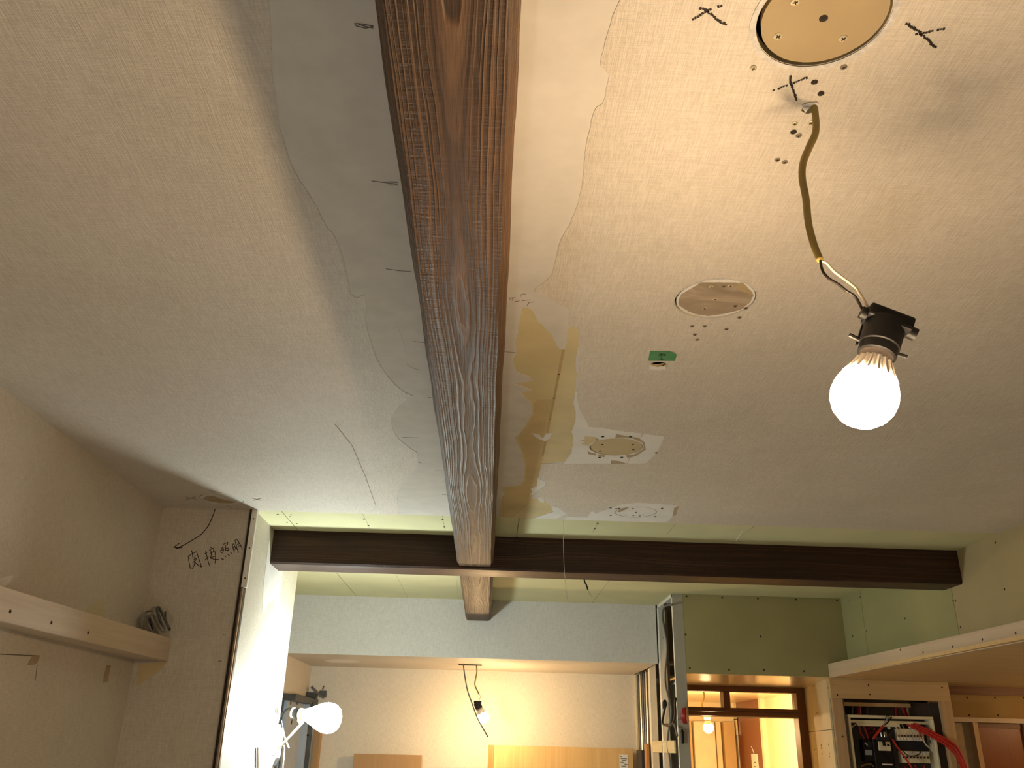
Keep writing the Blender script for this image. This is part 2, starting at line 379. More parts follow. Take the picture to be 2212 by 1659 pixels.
yl = rag(cz(yellow), .0016, .008)
bo = [(-1.1, Y0), (1.66, Y0), (1.66, YE-.001), (-1.1, YE-.001)]
back = MB().slab([bo, yl]+[circle(DISC[k], RD) for k in 'ABCDE']+[hole_cable, hole_tape], CEIL, 0, .0005).build('backing_paper', 'backing', ceil)
back['label'] = 'smooth beige backing paper laid bare beside the beam'
# browner strip of the bared board left of the joint line
tanp = [(1197,862),(1190,900),(1180,955),(1174,985),(1166,1015),(1161,1045),(1150,1058),(1148,1076),(1142,1090),('w',.062,YE-.003),('w',.03,YE-.003),(1086,1072),(1094,1068),(1090,1054),(1126,1049),(1136,1036),(1137,1003),(1130,975),(1118,946),(1137,923),(1152,894),(1152,872),(1160,862)]
MB().slab([rag(cz(tanp), .001, .01)], CEIL, 0, .0002).build('bared_board', 'gypsum_o', ceil)
strokes('joint_line', [cz([(1217,757),(1207,808),(1197,860),(1188,905),(1177,962),(1172,985)])], CEIL, .0052, 'stripe', ceil, .0002, .0001)
# white lining left where the wallpaper was cut away
wl1 = [(1243,846),(1262,846),(1290,910),(1450,932),(1436,980),(1400,1004),(1213,1004),(1219,998),(1234,978),(1237,965),(1239,944),(1235,931),(1243,911),(1244,890),(1239,873)]
wl2 = [(1190,1090),(1240,1100),('w',.195,YE-.003),('w',.125,YE-.003),(1195,1105)]
wl3 = [(1262,1096),(1305,1094),(1344,1083),(1379,1080),(1475,1086),(1462,1115),('w',.535,YE-.003),('w',.22,YE-.003)]
for p, d in ((wl1, 'C'), (wl2, None), (wl3, 'D')):
    ls = [rag(cz(p), .001, .01)]
    if d: ls.append(circle(DISC[d], RD))
    MB().slab(ls, CEIL, .0005, .0009).build('lining_paper', 'lining', ceil)
# tan shreds round the cut-out disc
for p in ([(1331,937),(1352,941),(1380,945),(1392,955),(1395,970),(1375,984),(1356,989),(1352,983),(1372,980),(1390,968),(1388,955),(1366,946),(1329,945)],
          [(1319,994),(1337,995),(1353,1001),(1320,1001.5)], [(1269,974),(1288,980),(1286,983),(1270,980)], [(1291,981),(1308,982),(1306,987),(1292,985)],
          [(1285,944),(1296,950),(1288,952)], [(1456,1097),(1466,1092),(1461,1110),(1452,1116)]):
    MB().slab([rag(cz(p), .0006, .006)], CEIL, .0009, .0012).build('paper_shred', 'tan', ceil)
for p in ([(1262,942),(1285,943),(1287,951),(1278,962),(1268,962),(1255,958),(1264,955),(1254,951),(1264,948)],):
    MB().slab([rag(cz(p), .0008, .005)], CEIL, .0009, .0011).build('paper_shred', 'gypsum_y', ceil)
for p in ([(1150,936),(1165,938),(1172,946),(1180,936),(1192,934),(1188,945),(1179,953),(1170,950),(1160,946)], [(1161,1034),(1178,1038),(1178,1048),(1165,1056),(1142,1072),(1150,1062),(1146,1056),(1160,1050)], [(1162,1073),(1176,1078),(1174,1086),(1166,1084)]):
    MB().slab([rag(cz(p), .0008, .006)], CEIL, .0002, .0008).build('paper_shred', 'lining', ceil)
# wallpaper, left sheet
left_edge = [(560,-60),(581,0),(586,80),(588,160),(602,274),(636,371),(670,422),(691,460),(704,489),(721,506),(737,544),(750,600),(757,634),(769,643),(789,635),(791,659),(790,691),(796,722),(808,757),(815,778),(831,803),(850,827),(871,845),(892,855),(867,871),(850,890),(845,908),(850,932),(864,950),(885,967),(902,978),(903,995),(899,1013),(881,1030),(864,1051),(858,1072),(860,1100)]
le = rag(cz(left_edge), .0009, .006, False)
lw_ = [(-1.1, Y0), (le[0][0]-.02, Y0)]+le+[(le[-1][0], YE)]+rag([(le[-1][0]-.01, YE+.001), (-1.1, YE+.001)], .0015, .03, False)
wpl = MB().slab([lw_, circle(DISC['E'], RD+.001)], CEIL, .0005, .0010).build('wallpaper', 'paper', ceil)
wpl['label'] = 'woven beige wallpaper with a wavy torn edge'
# wallpaper, right sheet
right_edge = [(1352,-60),(1337,0),(1328,22),(1317,55),(1306,89),(1296,140),(1305,148),(1315,162),(1312,178),(1307,193),(1308,205),(1300,225),(1290,229),(1281,246),(1272,284),(1265,321),(1257,400),(1248,443),(1232,480),(1210,519),(1200,560),(1193,591),(1174,611),(1157,620),(1152,631),(1174,636),(1190,645),(1203,656),(1221,663),(1231,669),(1227,692),(1230,706),(1244,705),(1252,721),(1253,740),(1251,780),(1249,833),(1246,851),(1247,865),(1252,882),(1261,900),(1268,911),(1270,921),(1300,924),(1345,931),(1390,936),(1435,942),(1427,960),(1419,976),(1408,989),(1395,1000),(1360,1001),(1290,1001),(1219,1001),(1171,1001),(1167,1015),(1166,1025),(1168,1030),(1178,1039),(1178,1047),(1171,1056),(1161,1061),(1165,1074),(1178,1081),(1192,1093),(1208,1098),(1222,1108),(1230,1116)]
r2 = [(1269,1117),(1278,1103),(1288,1109),(1305,1101.5),(1344,1088),(1379,1085),(1466,1091),(1454,1113),(1446,1122)]
re1 = rag(cz(right_edge), .0007, .006, False); re2 = rag(cz(r2), .0007, .006, False)
rw_ = [(re1[0][0]+.02, Y0)]+re1+re2+rag([(re2[-1][0]+.004, YE+.001), (1.66, YE+.001)], .0015, .03, False)+[(1.66, Y0)]
wpr = MB().slab([rw_, circle(DISC['A'], RD+.0035, 48, .0006), circle(DISC['B'], RD+.0015), hole_cable, hole_tape], CEIL, .0005, .0010).build('wallpaper', 'paper', ceil)
wpr['label'] = 'woven beige wallpaper cut round the old lamp holes'
# soiled ring of bare gypsum edge round the big hole
MB().slab([circle(DISC['A'], RD+.006, 48, .0006), circle(DISC['A'], RD+.0005, 48)], CEIL, .0012, .0017).build('gypsum_rim', 'gypcore', ceil)
MB().slab([circle(DISC['B'], RD+.0026, 48, .0005), circle(DISC['B'], RD-.0001, 48)], CEIL, .0012, .0016).build('gypsum_rim', 'gypcore', ceil)
MB().slab([circle(DISC['C'], RD+.0022, 48, .0005), circle(DISC['C'], RD-.0001, 48)], CEIL, .0008, .0013).build('gypsum_rim', 'lining', ceil)
# the round plugs in the old lamp holes
def disc(k, mat, gap, sag, label):
    r = RD-gap; c = DISC[k]
    o = MB().slab([circle((c[0]+gap*.4, c[1]+gap*.1), r, 56, .0003)], CEIL, -.0095, sag).build('round_plug', mat, ceil); o['label'] = label
    MB().lathe([(RD+.03, .06), (RD+.03, .065)], (c[0], c[1], HC), (0, 0, 1), 32).build('hole_backing', 'gap', ceil)
    return o
dA = disc('A', 'disc', .0035, -.0008, 'large tan round plug with bright screws')
dB = disc('B', 'lining', .0022, .0004, 'round plug smeared with brown glue')
dC = disc('C', 'disc_c', .0024, .0004, 'khaki round plug inside white lining paper')
dD = disc('D', 'lining', .0011, .0004, 'white round plug flush with the lining paper')
dE = disc('E', 'backing', .0018, .0004, 'round plug near the corner pillar')
gl = [(1465,648),(1472,635),(1515,609),(1592,610),(1590,623),(1601,629),(1627,638),(1620,652),(1600,668),(1570,676),(1530,682),(1500,677),(1478,667),(1466,658)]
MB().slab([rag(cz(gl), .0006, .006)], CEIL, .0004, .0008).build('glue_smear', 'disc_b', dB)
MB().slab([rag(cz([(1592,611),(1603,609),(1622,627),(1627,637),(1606,634),(1590,623)]), .0005, .006)], CEIL, .0004, .0007).build('bared_patch', 'disc', dB)
MB().slab([rag(cz([(1440,1072),(1448,1070),(1462,1071),(1470,1073),(1468,1080),(1490,1084),(1510,1086),(1480,1087),(1455,1084),(1441,1079)]) if False else cz([(438,1077),(446,1071),(462,1071),(474,1076),(490,1080),(512,1084),(500,1087),(474,1086),(452,1082)]), .0006, .006)], CEIL, .0004, .0008).build('glue_smear', 'tan', dE)
strokes('cut_line', [[(DISC['D'][0]+RD*.985*math.cos(a*.12), DISC['D'][1]+RD*.985*math.sin(a*.12)) for a in range(22, 62)]], CEIL, .0022, 'tan', dD, .0003, .0006)
MB().slab([rag(cz([(1333,1104),(1344,1097),(1358,1096),(1350,1101),(1338,1106)]), .0005, .005)], CEIL, .0004, .0008).build('glue_smear', 'tan', dD)
# wires' ragged holes: gypsum crumbs and the void behind
cab = c2(1748, 233); tp = c2(1421, 789)
for c, r in ((cab, .02), (tp, .026)):
    MB().lathe([(r+.03, .07), (r+.03, .075)], (c[0], c[1], HC), (0, 0, 1), 20).build('hole_backing', 'gap', ceil)
MB().slab([rag(cz([(1732,232),(1733,224),(1745,218),(1765,217),(1770,224),(1768,230),(1757,224),(1744,232),(1740,240)]), .0008, .003)], CEIL, .0014, .0026).build('gypsum_rim', 'gypcore', ceil)
MB().slab([rag(cz([(1401,786),(1404,795),(1420,797),(1436,795),(1440,786),(1432,790),(1420,792),(1409,789)]), .0008, .004)], CEIL, .0002, .0024).build('gypsum_rim', 'lining', ceil)
# screws of the ceiling
for px, py, k in ((1627,145,'z'),(1822,143,'g'),(1759,175,'d'),(1773,200,'d'),(1716,265,'z'),(1751,263,'z'),(1714,283,'d'),(1725,291,'g'),(1679,343,'g'),(1695,348,'g'),
                  (1495,703,'g'),(1522,703,'g'),(1569,709,'g'),(1501,721,'g'),(1506,732,'g'),(1597,684,'g'),(1611,664,'g'),
                  (1302,942,'d'),(1362,942,'d'),(1295,987,'d'),(1343,987,'d'),(1418,977,'d'),(1319,1096,'d'),(1331,1098,'d'),(1337,1097,'d'),(1319,1112,'d'),(1415,1115,'d'),(1430,1097,'d')):
    screw((*c2(px, py), HC-.0014), (0, 0, -1), k, ceil, .95)
for px, py in ((1718,5),(1681,79),(1822,84)): screw((*c2(px, py), HC+.0008), (0, 0, -1), 'z', dA, 1.15)
screw((*c2(1779, 41), HC+.0006), (0, 0, -1), 'd', dA, 1.1)
for px, py, k in ((1536,618,'z'),(1563,617,'g'),(1578,616,'z'),(1545,645,'z'),(1522,665,'z'),(1588,660,'g')): screw((*c2(px, py), HC-.0008), (0, 0, -1), k, dB, 1.0)
for px, py in ((1301,960),(1367,960),(1296,974),(1368,971)): screw((*c2(px, py), HC-.0004), (0, 0, -1), 'd', dC, .8)
for px, py in ((1367,1098),(1352,1112),(1368,1113),(1382,1114),(1389,1112),(1374,1106)): screw((*c2(px, py), HC-.0004), (0, 0, -1), 'd', dD, .75)
# crayon crosses and pencil marks
def cst(name, ls, wd, mat='pencil', off=.0013, br=0): return strokes(name, [cz(l) for l in ls], CEIL, wd, mat, ceil, .0004, off, br)
cst('crayon_cross', [[(1495,41),(1527,22),(1561,9)], [(1512,14),(1527,22),(1548,40),(1574,55)]], .0026, 'crayon', .0014, .0024)
cst('crayon_cross', [[(1976,73),(1992,69),(2042,59)], [(1957,47),(1985,67),(2022,101)]], .0026, 'crayon', .0014, .0024)
cst('crayon_cross', [[(1669,194),(1702,181),(1745,164)], [(1708,161),(1708,178),(1714,195),(1720,216)]], .0026, 'crayon', .0014, .0024)
cst('pencil_mark', [[(806,56),(790,60),(770,55),(766,50),(775,50),(806,55)], [(775,52),(806,60)]], .0009, 'pencil', .0005)
cst('pencil_mark', [[(803,390),(835,394),(858,397)], [(838,392),(858,393)], [(840,399),(858,399)]], .0009, 'pencil', .0005)
for l in ([(834,580),(860,584),(888,586)], [(893,737),(916,739)], [(1090,759),(1114,761)], [(862,990),(880,992),(910,1000)], [(925,858),(940,859)], [(870,944),(905,945)], [(940,1015),(965,1014)], [(955,1068),(966,1068)]):
    cst('pencil_mark', [l], .0009, 'pencil', .0005)
cst('pencil_mark', [[(1101,643),(1107,643),(1107,648),(1102,647),(1101,643),(1113,642)], [(1122,649),(1116,650),(1110,652),(1118,651)], [(1124,641),(1125,636),(1131,634),(1136,635)], [(1127,649),(1146,647)], [(1139,659),(1142,654),(1144,652),(1154,652)]], .0007, 'pencil', .0005)
cst('scratch', [[(856,704),(868,728),(876,760),(878,786),(890,794),(906,799)]], .0008, 'lining', .0005)
cst('seam_crease', [[(724,916),(760,960),(790,1030),(812,1092)]], .0016, 'tan', .0013)
for l in ([(400,1072),(425,1078)], [(402,1078),(422,1072)], [(545,1075),(565,1080)], [(547,1080),(565,1075)], [(450,1058),(478,1063)], [(490,1091),(500,1096)]): cst('pencil_mark', [l], .0015, 'pencil', .0014)
cst('red_pencil_line', [[(1388,936),(1384,945)], [(1360,990),(1354,1001)]], .0012, 'pink', .0009)
# green plasterboards of the rear ceiling
xs = [-1.07, onZ(607,1103,HC).x, onZ(1122,1117,HC).x, onZ(1600,1160,HC).x, 1.66]
for i in range(4):
    MB().box(xs[i]+.0011, xs[i+1]-.0011, YE+.0005, 2.92, HC, HC+.0095).build('plasterboard', 'board', ceil)
xr = [-1.07, onZ(727,1238,HC).x, onZ(1300,1262,HC).x+.02, 1.66]
for i in range(3):
    MB().box(xr[i]+.0012, xr[i+1]-.0012, 2.922, YB, HC, HC+.0095).build('plasterboard', 'board', ceil)
MB().box(-1.07, 1.66, YE, YB, HC+.0096, HC+.02).build('ceiling_batten_layer', 'lining', ceil)
for px, py in ((600,1111),(620,1128),(627,1116),(641,1131),(786,1121),(796,1135),(956,1122),(960,1138),(629,1112),(1285,1142),(1291,1130)):
    screw((*c2(px, py), HC), (0, 0, -1), 'd', ceil, 1.0)
for a, b in (((783,1109),(801,1146)), ((955,1112),(962,1148)), ((1290,1132),(1280,1150)), ((1461,1130),(1440,1155)), ((855,1240),(880,1290)), ((985,1245),(990,1290))):
    cst('pencil_mark', [[a, b]], .0006, 'pencil', 0)
box('ceiling_concrete', 'concrete', (-1.3, 1.8, Y0-.1, YB+.1, 2.52, 2.6)); struct(bpy.data.objects['ceiling_concrete'], 'concrete slab hidden above the board ceiling')
# ---- walls
wl = box('wall_left', 'paper_x', (-1.113, XL, Y0, YE, 0, 2.5)); struct(wl, 'beige papered left wall above and below the pale shelf board')
wp = box('wall_pillar', ['paper_y', 'paper_x'], (-1.113, XP, YE, 3.285, 0, 2.5)); struct(wp, 'papered pillar with handwritten note, its side lit white')
for p in wp.data.polygons: p.material_index = 1 if abs(p.normal.x) > .5 else 0
wa = box('wall_alcove', 'paper_x', (-1.08, -.97, 3.285, YB, 1.955, 2.5)); struct(wa, 'short beige wall in the alcove behind the pillar')
wa2 = box('wall_recess', 'lobbytan', (-1.12, -1.012, 3.285, YB, 0, 1.955)); struct(wa2, 'tan recessed wall behind the steel plates')
so = box('wall_soffit', ['paper_low', 'paper'], (-.97, .812, YS, YB, ZS, 2.5))
for p in so.data.polygons: p.material_index = 1 if abs(p.normal.z) > .5 else 0
struct(so, 'pale papered soffit behind the dark cross beam')
wb = box('wall_back', 'paper_back', (-1.1, .868, YB, YB+.1, 0, 2.5)); struct(wb, 'cream papered back wall behind the plywood sheets')
hd = box('wall_header', 'board_h', (.866, XR+.01, YH, YH+.0125, ZH, 2.5)); struct(hd, 'olive plasterboard header darkened for dim light above the hall opening')
for px, py in ((1483,1288),(1560,1291),(1637,1293),(1719,1295),(1808,1297),(1481,1371),(1643,1375),(1490,1443),(1575,1447),(1650,1447),(1737,1450)):
    screw(onY(px, py, YH), (0, -1, 0), 'd', hd, 1.1)
wr = box('wall_right', 'concrete', (XR+.0125, XR+.10, Y0, YH, ZH+.005, 2.5)); struct(wr, 'plasterboarded bulkhead on the right above the pine fascia')
ys = [Y0, onX(2060,1300,XR).y, onX(1866,1340,XR).y, YH]
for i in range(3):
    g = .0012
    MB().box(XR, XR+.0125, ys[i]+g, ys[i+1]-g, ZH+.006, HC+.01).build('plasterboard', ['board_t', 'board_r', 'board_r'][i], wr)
MB().box(XR+.0126, XR+.014, Y0, YH, ZH+.006, HC+.01).build('joint_filler', 'white', wr)
for px, py in ((1832,1296),(1842,1374),(1858,1290),(1872,1363),(1955,1336),(2059,1298),(2064,1298),(2075,1355),(2150,1172),(2170,1273)):
    screw(onX(px, py, XR), (-1, 0, 0), 'd', wr, 1.0)
cdp = box('ceiling_dropped', 'plywood', (1.502, 3.4, Y0, 4.23, ZH, ZH+.012)); struct(cdp, 'low plywood ceiling behind the right pine fascia')
fl = box('floor', 'floor', (-1.2, 3.5, Y0-.1, 9.3, -.05, 0)); struct(fl, 'unseen floor coloured pale to bounce light upward')
wf = box('wall_front', 'lobbytan', (-1.2, 3.5, Y0-.1, Y0, 0, 2.5)); struct(wf, 'bare tan wall behind the viewer')
wrf = box('wall_right_far', 'lobbytan', (3.4, 3.5, Y0, 4.3, 0, 2.1)); struct(wrf, 'far right wall below the low ceiling')
# white torn patch on the pillar side, small patches on the left wall
MB().slab([rag(x2(XP, [(581,1165),(584,1190),(587,1219),(601,1233),(611,1233),(606,1272),(601,1314),(596,1303),(591,1293),(586,1300),(578,1304),(572,1322),(566,1322),(568,1285),(570,1252),(576,1205)]), .0012, .02)], FX(XP, 1), 0, .0006).build('lining_patch', 'lining', wp)
for p, m in (([(262,1438),(250,1480),(248,1491),(300,1480),(322,1465),(345,1450),(340,1432)], 'gypsum_y'), ([(231,1436),(240,1437),(236,1452),(233,1472),(222,1476),(225,1455)], 'tan'), ([(70,1417),(86,1417),(80,1432),(70,1437),(58,1436)], 'tan'), ([(0,1250),(30,1243),(18,1262),(0,1272)], 'lining'), ([(178,1322),(215,1295),(224,1300),(232,1345)], 'board_b')):
    # clip to the left wall: the last patches run on to the pillar front, so keep points left of the corner
    pts = [q for q in p if onX(*q, XL).y < YE-.002]
    if len(pts) > 2: MB().slab([rag(x2(XL, pts), .002, .02)], FX(XL, 1), 0, .0005).build('paper_patch', m, wl)
MB().slab([rag(y2(YE, [(300,1434),(362,1430),(345,1448),(322,1466),(296,1482)]), .002, .02)], FY(YE), 0, .0005).build('paper_patch', 'gypsum_y', wp)
strokes('panel_seam', [x2(XL, [(80,1437),(76,1470)]), x2(XL, [(0,1413),(86,1417)])], FX(XL, 1), .002, 'pencil', wl)
# handwriting on the pillar front: arrow and four characters
def hz(l): return [(370+a/13.012, 1140+b/13.009) for a, b in l]
arrow = [[(p.x, p.y) for p in smooth_pts([(466,1089,0),(464,1102,0),(457,1121,0),(448.6,1138,0),(435,1154,0),(425,1161,0),(416,1166.5,0),(399,1176.5,0),(388,1182,0),(380,1186,0)], 5)], hz([(220,440),(150,495),(75,550),(180,565),(300,560)])]
strokes('arrow_mark', [y2(YE, l) for l in arrow], FY(YE), .0026, 'crayon', wp)
kan = [[(560,630),(590,700),(600,780),(610,850)], [(470,800),(590,735),(700,675),(715,690)], [(480,800),(495,950),(520,1080),(550,1160)], [(715,690),(770,860),(820,1000),(850,1105),(770,1060),(700,1010),(665,960)], [(670,780),(660,880),(665,960),(640,1060),(590,1150)], [(620,910),(720,850)], [(600,990),(720,880)],
       [(965,660),(990,760),(1020,880),(1050,990),(1075,1060)], [(930,740),(1010,690)], [(940,910),(1040,830)], [(1100,550),(1160,585)], [(1070,630),(1185,570)], [(1100,640),(1130,690)], [(1190,600),(1180,660)], [(1095,720),(1260,640)], [(1130,700),(1125,780),(1100,855),(1220,890),(1330,895)], [(1225,680),(1245,780),(1240,900),(1230,995)], [(1110,840),(1240,800)],
       [(1385,640),(1400,690),(1430,710)], [(1390,640),(1430,560),(1460,570),(1470,640),(1440,690)], [(1400,640),(1460,610)], [(1465,465),(1590,410),(1580,470),(1555,500)], [(1520,500),(1530,570)], [(1500,600),(1600,570),(1615,620),(1580,660)], [(1530,560),(1530,640),(1600,630)],
       [(1400,860),(1440,890),(1475,885)], [(1505,795),(1530,820)], [(1590,750),(1635,785)], [(1665,710),(1715,720)],
       [(1715,480),(1740,580),(1775,695)], [(1715,470),(1760,450),(1800,560),(1860,610)], [(1740,560),(1800,530)], [(1760,620),(1850,570)], [(1800,390),(1840,560),(1895,700)], [(1780,370),(1840,315),(1890,390),(1950,500),(1995,600),(1985,620)], [(1850,480),(1900,450)], [(1880,520),(1985,485)]]
strokes('handwriting', [y2(YE, hz(l)) for l in kan], FY(YE), .0021, 'crayon', wp)
for l in ([(482,1371),(487,1372)], [(472,1428),(478,1428)]): strokes('pencil_mark', [y2(YE, l)], FY(YE), .002, 'pencil', wp)
# ---- corner trim of the pillar
tr = thing('trim_1', (XP, YE, 0), 'white and aluminium edge strip on the pillar corner', None); tr['kind'] = 'structure'
MB().box(XP-.012, XP-.0095, YE-.010, YE+.001, 0, HC).build('brown_fillet', 'dkbrown', tr)
MB().box(XP-.0075, XP-.0055, YE-.012, YE+.001, 0, HC).build('brown_fillet', 'dkbrown', tr)
MB().box(XP-.005, XP+.011, YE-.011, YE+.004, 2.163, HC).build('white_strip', 'white', tr)
MB().tube([(XP+.001, YE-.009, 0), (XP+.001, YE-.009, 1.0), (XP+.001, YE-.009, 2.16)], .0062, 16).build('aluminium_edge', 'alu', tr, smooth='auto')
MB().box(XP-.003, XP+.005, YE-.004, YE+.008, 0, 2.16).build('grey_channel', 'steeld', tr)
MB().box(XP-.001, XP+.004, YE+.009, YE+.012, 0, HC-.01).build('brown_fillet', 'dkbrown', tr)
for py in (1125,1205,1285): screw(onX(0, 0, 1) if False else V((XP+.003, YE-.011, {1125: 2.37, 1205: 2.28, 1285: 2.19}[py])), (0, -1, 0), 'd', tr, .6)
# ---- soffit details
MB().slab([rag([(p.x, p.y) for p in (onZ(*q, ZS) for q in ((700,1427),(720,1424),(760,1425),(780,1430),(760,1432),(715,1431)))], .006, .03)], (V((0, 0, ZS)), V((1, 0, 0)), V((0, 1, 0)), V((0, 0, -1))), 0, .0008).build('torn_patch', 'lining', so)
box('paper_joint', 'paper_back', (.02, .81, YB-.0015, YB, 1.2, 1.893), wb)
# soffit underside opening where the cables come out
zo = onZ(1018, 1436, ZS)
MB().box(zo.x-.065, zo.x+.055, zo.y-.03, zo.y+.03, ZS-.002, ZS+.001).build('cable_opening', 'gap', so)
# gap strip between soffit and partition
box('shadow_gap', 'gap', (.812, .8205, YS+.004, YB, ZS+.002, HC), so)

# ================================================================== TIMBER BEAMS
def ybeam(name, y0, y1, zb, label, x0=-.111, x1=.0098, fl=-.102, fr=-.0005, seg=60):
    prof = [(x0, HC), (x0, zb+.012), (fl, zb), (fr, zb), (x1, zb+.014), (x1, HC)]
    mb = MB(); n = len(prof); vs = []; fs = []
    ph = [random.uniform(0, 6) for _ in range(4)]
    for i in range(seg+1):
        y = y0+(y1-y0)*i/seg
        wv = lambda a: .0005*math.sin(y*9+a)+.0005*math.sin(y*23+a*2)+random.uniform(-.0003, .0003)
        for j, (x, z) in enumerate(prof):
            d = wv(ph[j-1]) if 0 < j < n-1 else 0
            vs.append((x+d*(1 if j in (1, 2) else -1), y, z+abs(d)*.4 if 0 < j < n-1 else z))
    for i in range(seg):
        for j in range(n): fs.append((i*n+j, i*n+(j+1) % n, (i+1)*n+(j+1) % n, (i+1)*n+j))
    fs.append(tuple(range(n))); fs.append(tuple(range(seg*n, seg*n+n)))
    return tag(mb.add(vs, fs).build(name, 'beam'), label, 'beam')
ybeam('timber_beam', Y0, 2.856, HC-.103, 'long brushed brown timber beam running along the papered ceiling', seg=220)
ybeam('timber_beam', 2.985, YS+.002, HC-.099, 'short brown timber beam between the cross beam and pale soffit', seg=50)
mb = MB(); prof = [(2.855, HC), (2.855, 2.293), (2.861, 2.287), (2.983, 2.287), (2.989, 2.293), (2.989, HC)]
n = len(prof); xa, xb = XP-.001, XR+.001
mb.add([(x, y, z) for x in (xa, xb) for y, z in prof], [(j, (j+1) % n, n+(j+1) % n, n+j) for j in range(n)]+[tuple(range(n)), tuple(range(n, 2*n))])
tag(mb.build('timber_beam', 'xbeam'), 'dark stained cross beam spanning from the pillar to the right bulkhead', 'beam')

# ================================================================== PINE FASCIA BOARDS
def board_thing(name, p, q, zt, zb, thick, label, mats, screws_px, side):
    """edge board from p to q (front bottom line) with its underside lining"""
    p, q = V((*p, 0)), V((*q, 0)); d = (q-p).normalized(); nrm = V((d.y, -d.x, 0))*side
    t = thing(name, (p.x, p.y, zb), label, 'board')
    MB().bar(p+V((0, 0, (zt+zb)/2))-nrm*thick/2, q+V((0, 0, (zt+zb)/2))-nrm*thick/2, nrm*thick, V((0, 0, zt-zb))).build('front_board', mats, t, bevel=.0015)
    for s in screws_px:
        k = ray(*s); u = (p-CAM).dot(nrm)/k.dot(nrm); screw(CAM+k*u, nrm, 'd', t, 1.0)
    return t
# left: front line from the pillar towards the viewer
lp, lq = (-.917, YE-.001), (-1.003, .3)
lb = board_thing('shelf_board', lp, lq, 2.013, 1.949, .02, 'pale pine shelf board fixed along the left wall below the handwritten note', 'fascia', [(22,1321),(111,1345),(190,1367)], -1)
mb = MB(); mb.hexa([(XL-.001, YE-.001, 1.951), (lp[0]-.019, YE-.001, 1.951), (lq[0]-.009, lq[1], 1.951), (XL-.001, lq[1], 1.951), (XL-.001, YE-.001, 1.963), (lp[0]-.019, YE-.001, 1.963), (lq[0]-.009, lq[1], 1.963), (XL-.001, lq[1], 1.963)])
mb.build('underside_board', 'fascia', lb)
rp, rq = (1.497, YH-.002), (1.56, .6)
rbd = board_thing('fascia_board', rp, rq, 2.115, 2.058, .022, 'pale pine fascia board along the foot of the right bulkhead', 'fascia', [(1945,1404),(1994,1409),(2058,1397),(2122,1381),(2194,1368)], 1)
MB().hexa([(rp[0]+.02, rp[1], 2.0605), (XR+.002, rp[1], 2.0605), (XR+.002, rq[1], 2.0605), (rq[0]+.02, rq[1], 2.0605), (rp[0]+.02, rp[1], 2.075), (XR+.002, rp[1], 2.075), (XR+.002, rq[1], 2.075), (rq[0]+.02, rq[1], 2.075)]).build('underside_board', 'fascia', rbd)
# grey corrugated cables poking out above the left shelf board
t = thing('cable_tails', tuple(onY(345,1375,YE-.03)), 'bunch of cut grey cables sticking out above the left shelf board', 'cable')
for pts, r, m in (([(345,1378),(328,1335),(332,1330),(352,1362)], .0055, 'greyl'), ([(352,1362),(340,1318),(345,1315),(362,1350),(366,1360)], .0065, 'grey'), ([(357,1322),(358,1340),(364,1352),(367,1358)], .0042, 'steeld'), ([(330,1372),(326,1345),(322,1335)], .005, 'steeld'), ([(303,1362),(304,1340),(316,1322),(332,1320)], .0045, 'greyl'), ([(318,1330),(322,1352),(330,1368)], .006, 'greyl')):
    MB().tube(smooth_pts([onY(*p, YE-.012-.03*(k % 2)-.008*k) for k, p in enumerate(pts)], 5), r*.62, 10).build('cable', m, t, smooth=True)

# ================================================================== LAMPS
def led_bulb(parent, c, ax, s, emat, collar='collar', fins=True):
    """round LED lamp: dome centre c, ax points to its cap, s = metres per millimetre unit"""
    c, ax = V(c), V(ax).normalized(); L = lambda pr: [(r*s, t*s) for r, t in pr]
    dome = [(.5, -30), (9, -28.6), (17, -24.8), (24, -18), (28.6, -9), (30, 0), (29, 8), (26.6, 15), (24, 19)]
    b = MB().lathe(L(dome), c, ax, 32).build('bulb', emat, parent, smooth=True)
    if fins:
        b2 = MB().lathe(L([(25.2, 17.5), (22, 24), (19, 30), (17, 36), (16.4, 38)]), c, ax, 72, 0, lambda k, t: 1.04 if k % 4 < 2 else .93).build('heat_sink', 'heat', parent, smooth=False)
    else:
        b2 = MB().lathe(L([(25, 18), (20, 27), (17, 36), (16.4, 38)]), c, ax, 32).build('heat_sink', 'heat', parent, smooth=True)
    MB().lathe(L([(15.4, 37.5), (15.6, 39), (15.6, 46)]), c, ax, 32).build('collar', collar, parent, smooth='auto')
    return b
# --- pendant lamp on the right
PY = .712
dome = onY(1867, 857, PY); sock = onY(1914, 697, PY); ax = (sock-dome).normalized(); k = 1e-3
top = onZ(1756, 224, HC)
pl = thing('pendant_lamp', tuple(top), 'lit warm round bulb in black socket hanging on an olive cable', 'lamp')
led_bulb(pl, dome, ax, k, 'e_pend')
U = ax.cross(V((0, 1, 0))).normalized()
if U.x < 0: U = -U
W = U.cross(ax).normalized()
P = lambda u, v, w: dome+U*(u*k)+W*(v*k)+ax*(w*k)
s = MB().lathe([(.0155, .0445), (.0175, .046), (.0175, .055), (.0186, .056), (.0186, .082)], dome, ax, 28).build('socket', 'black', pl, smooth='auto')
MB().obox(P(1, 0, 86), U*.0215, W*.012, ax*.0068).build('socket_cap', 'black', s, bevel=.0025, seg=2)
MB().tube([P(-19, 0, 84), P(-25, 0, 84.5)], .0062, 14).build('cable_gland', 'black', s, smooth='auto')
MB().tube([P(19, 0, 83), P(29, 0, 82)], .0064, 14).build('end_knob', 'black', s, smooth='auto')
for a, b in ((-19, -29), (16, 26.5)):
    MB().tube([P(a, 0, 55), P(b, 0, 56)], .0021, 8).build('fixing_lug', 'black', s, smooth='auto')
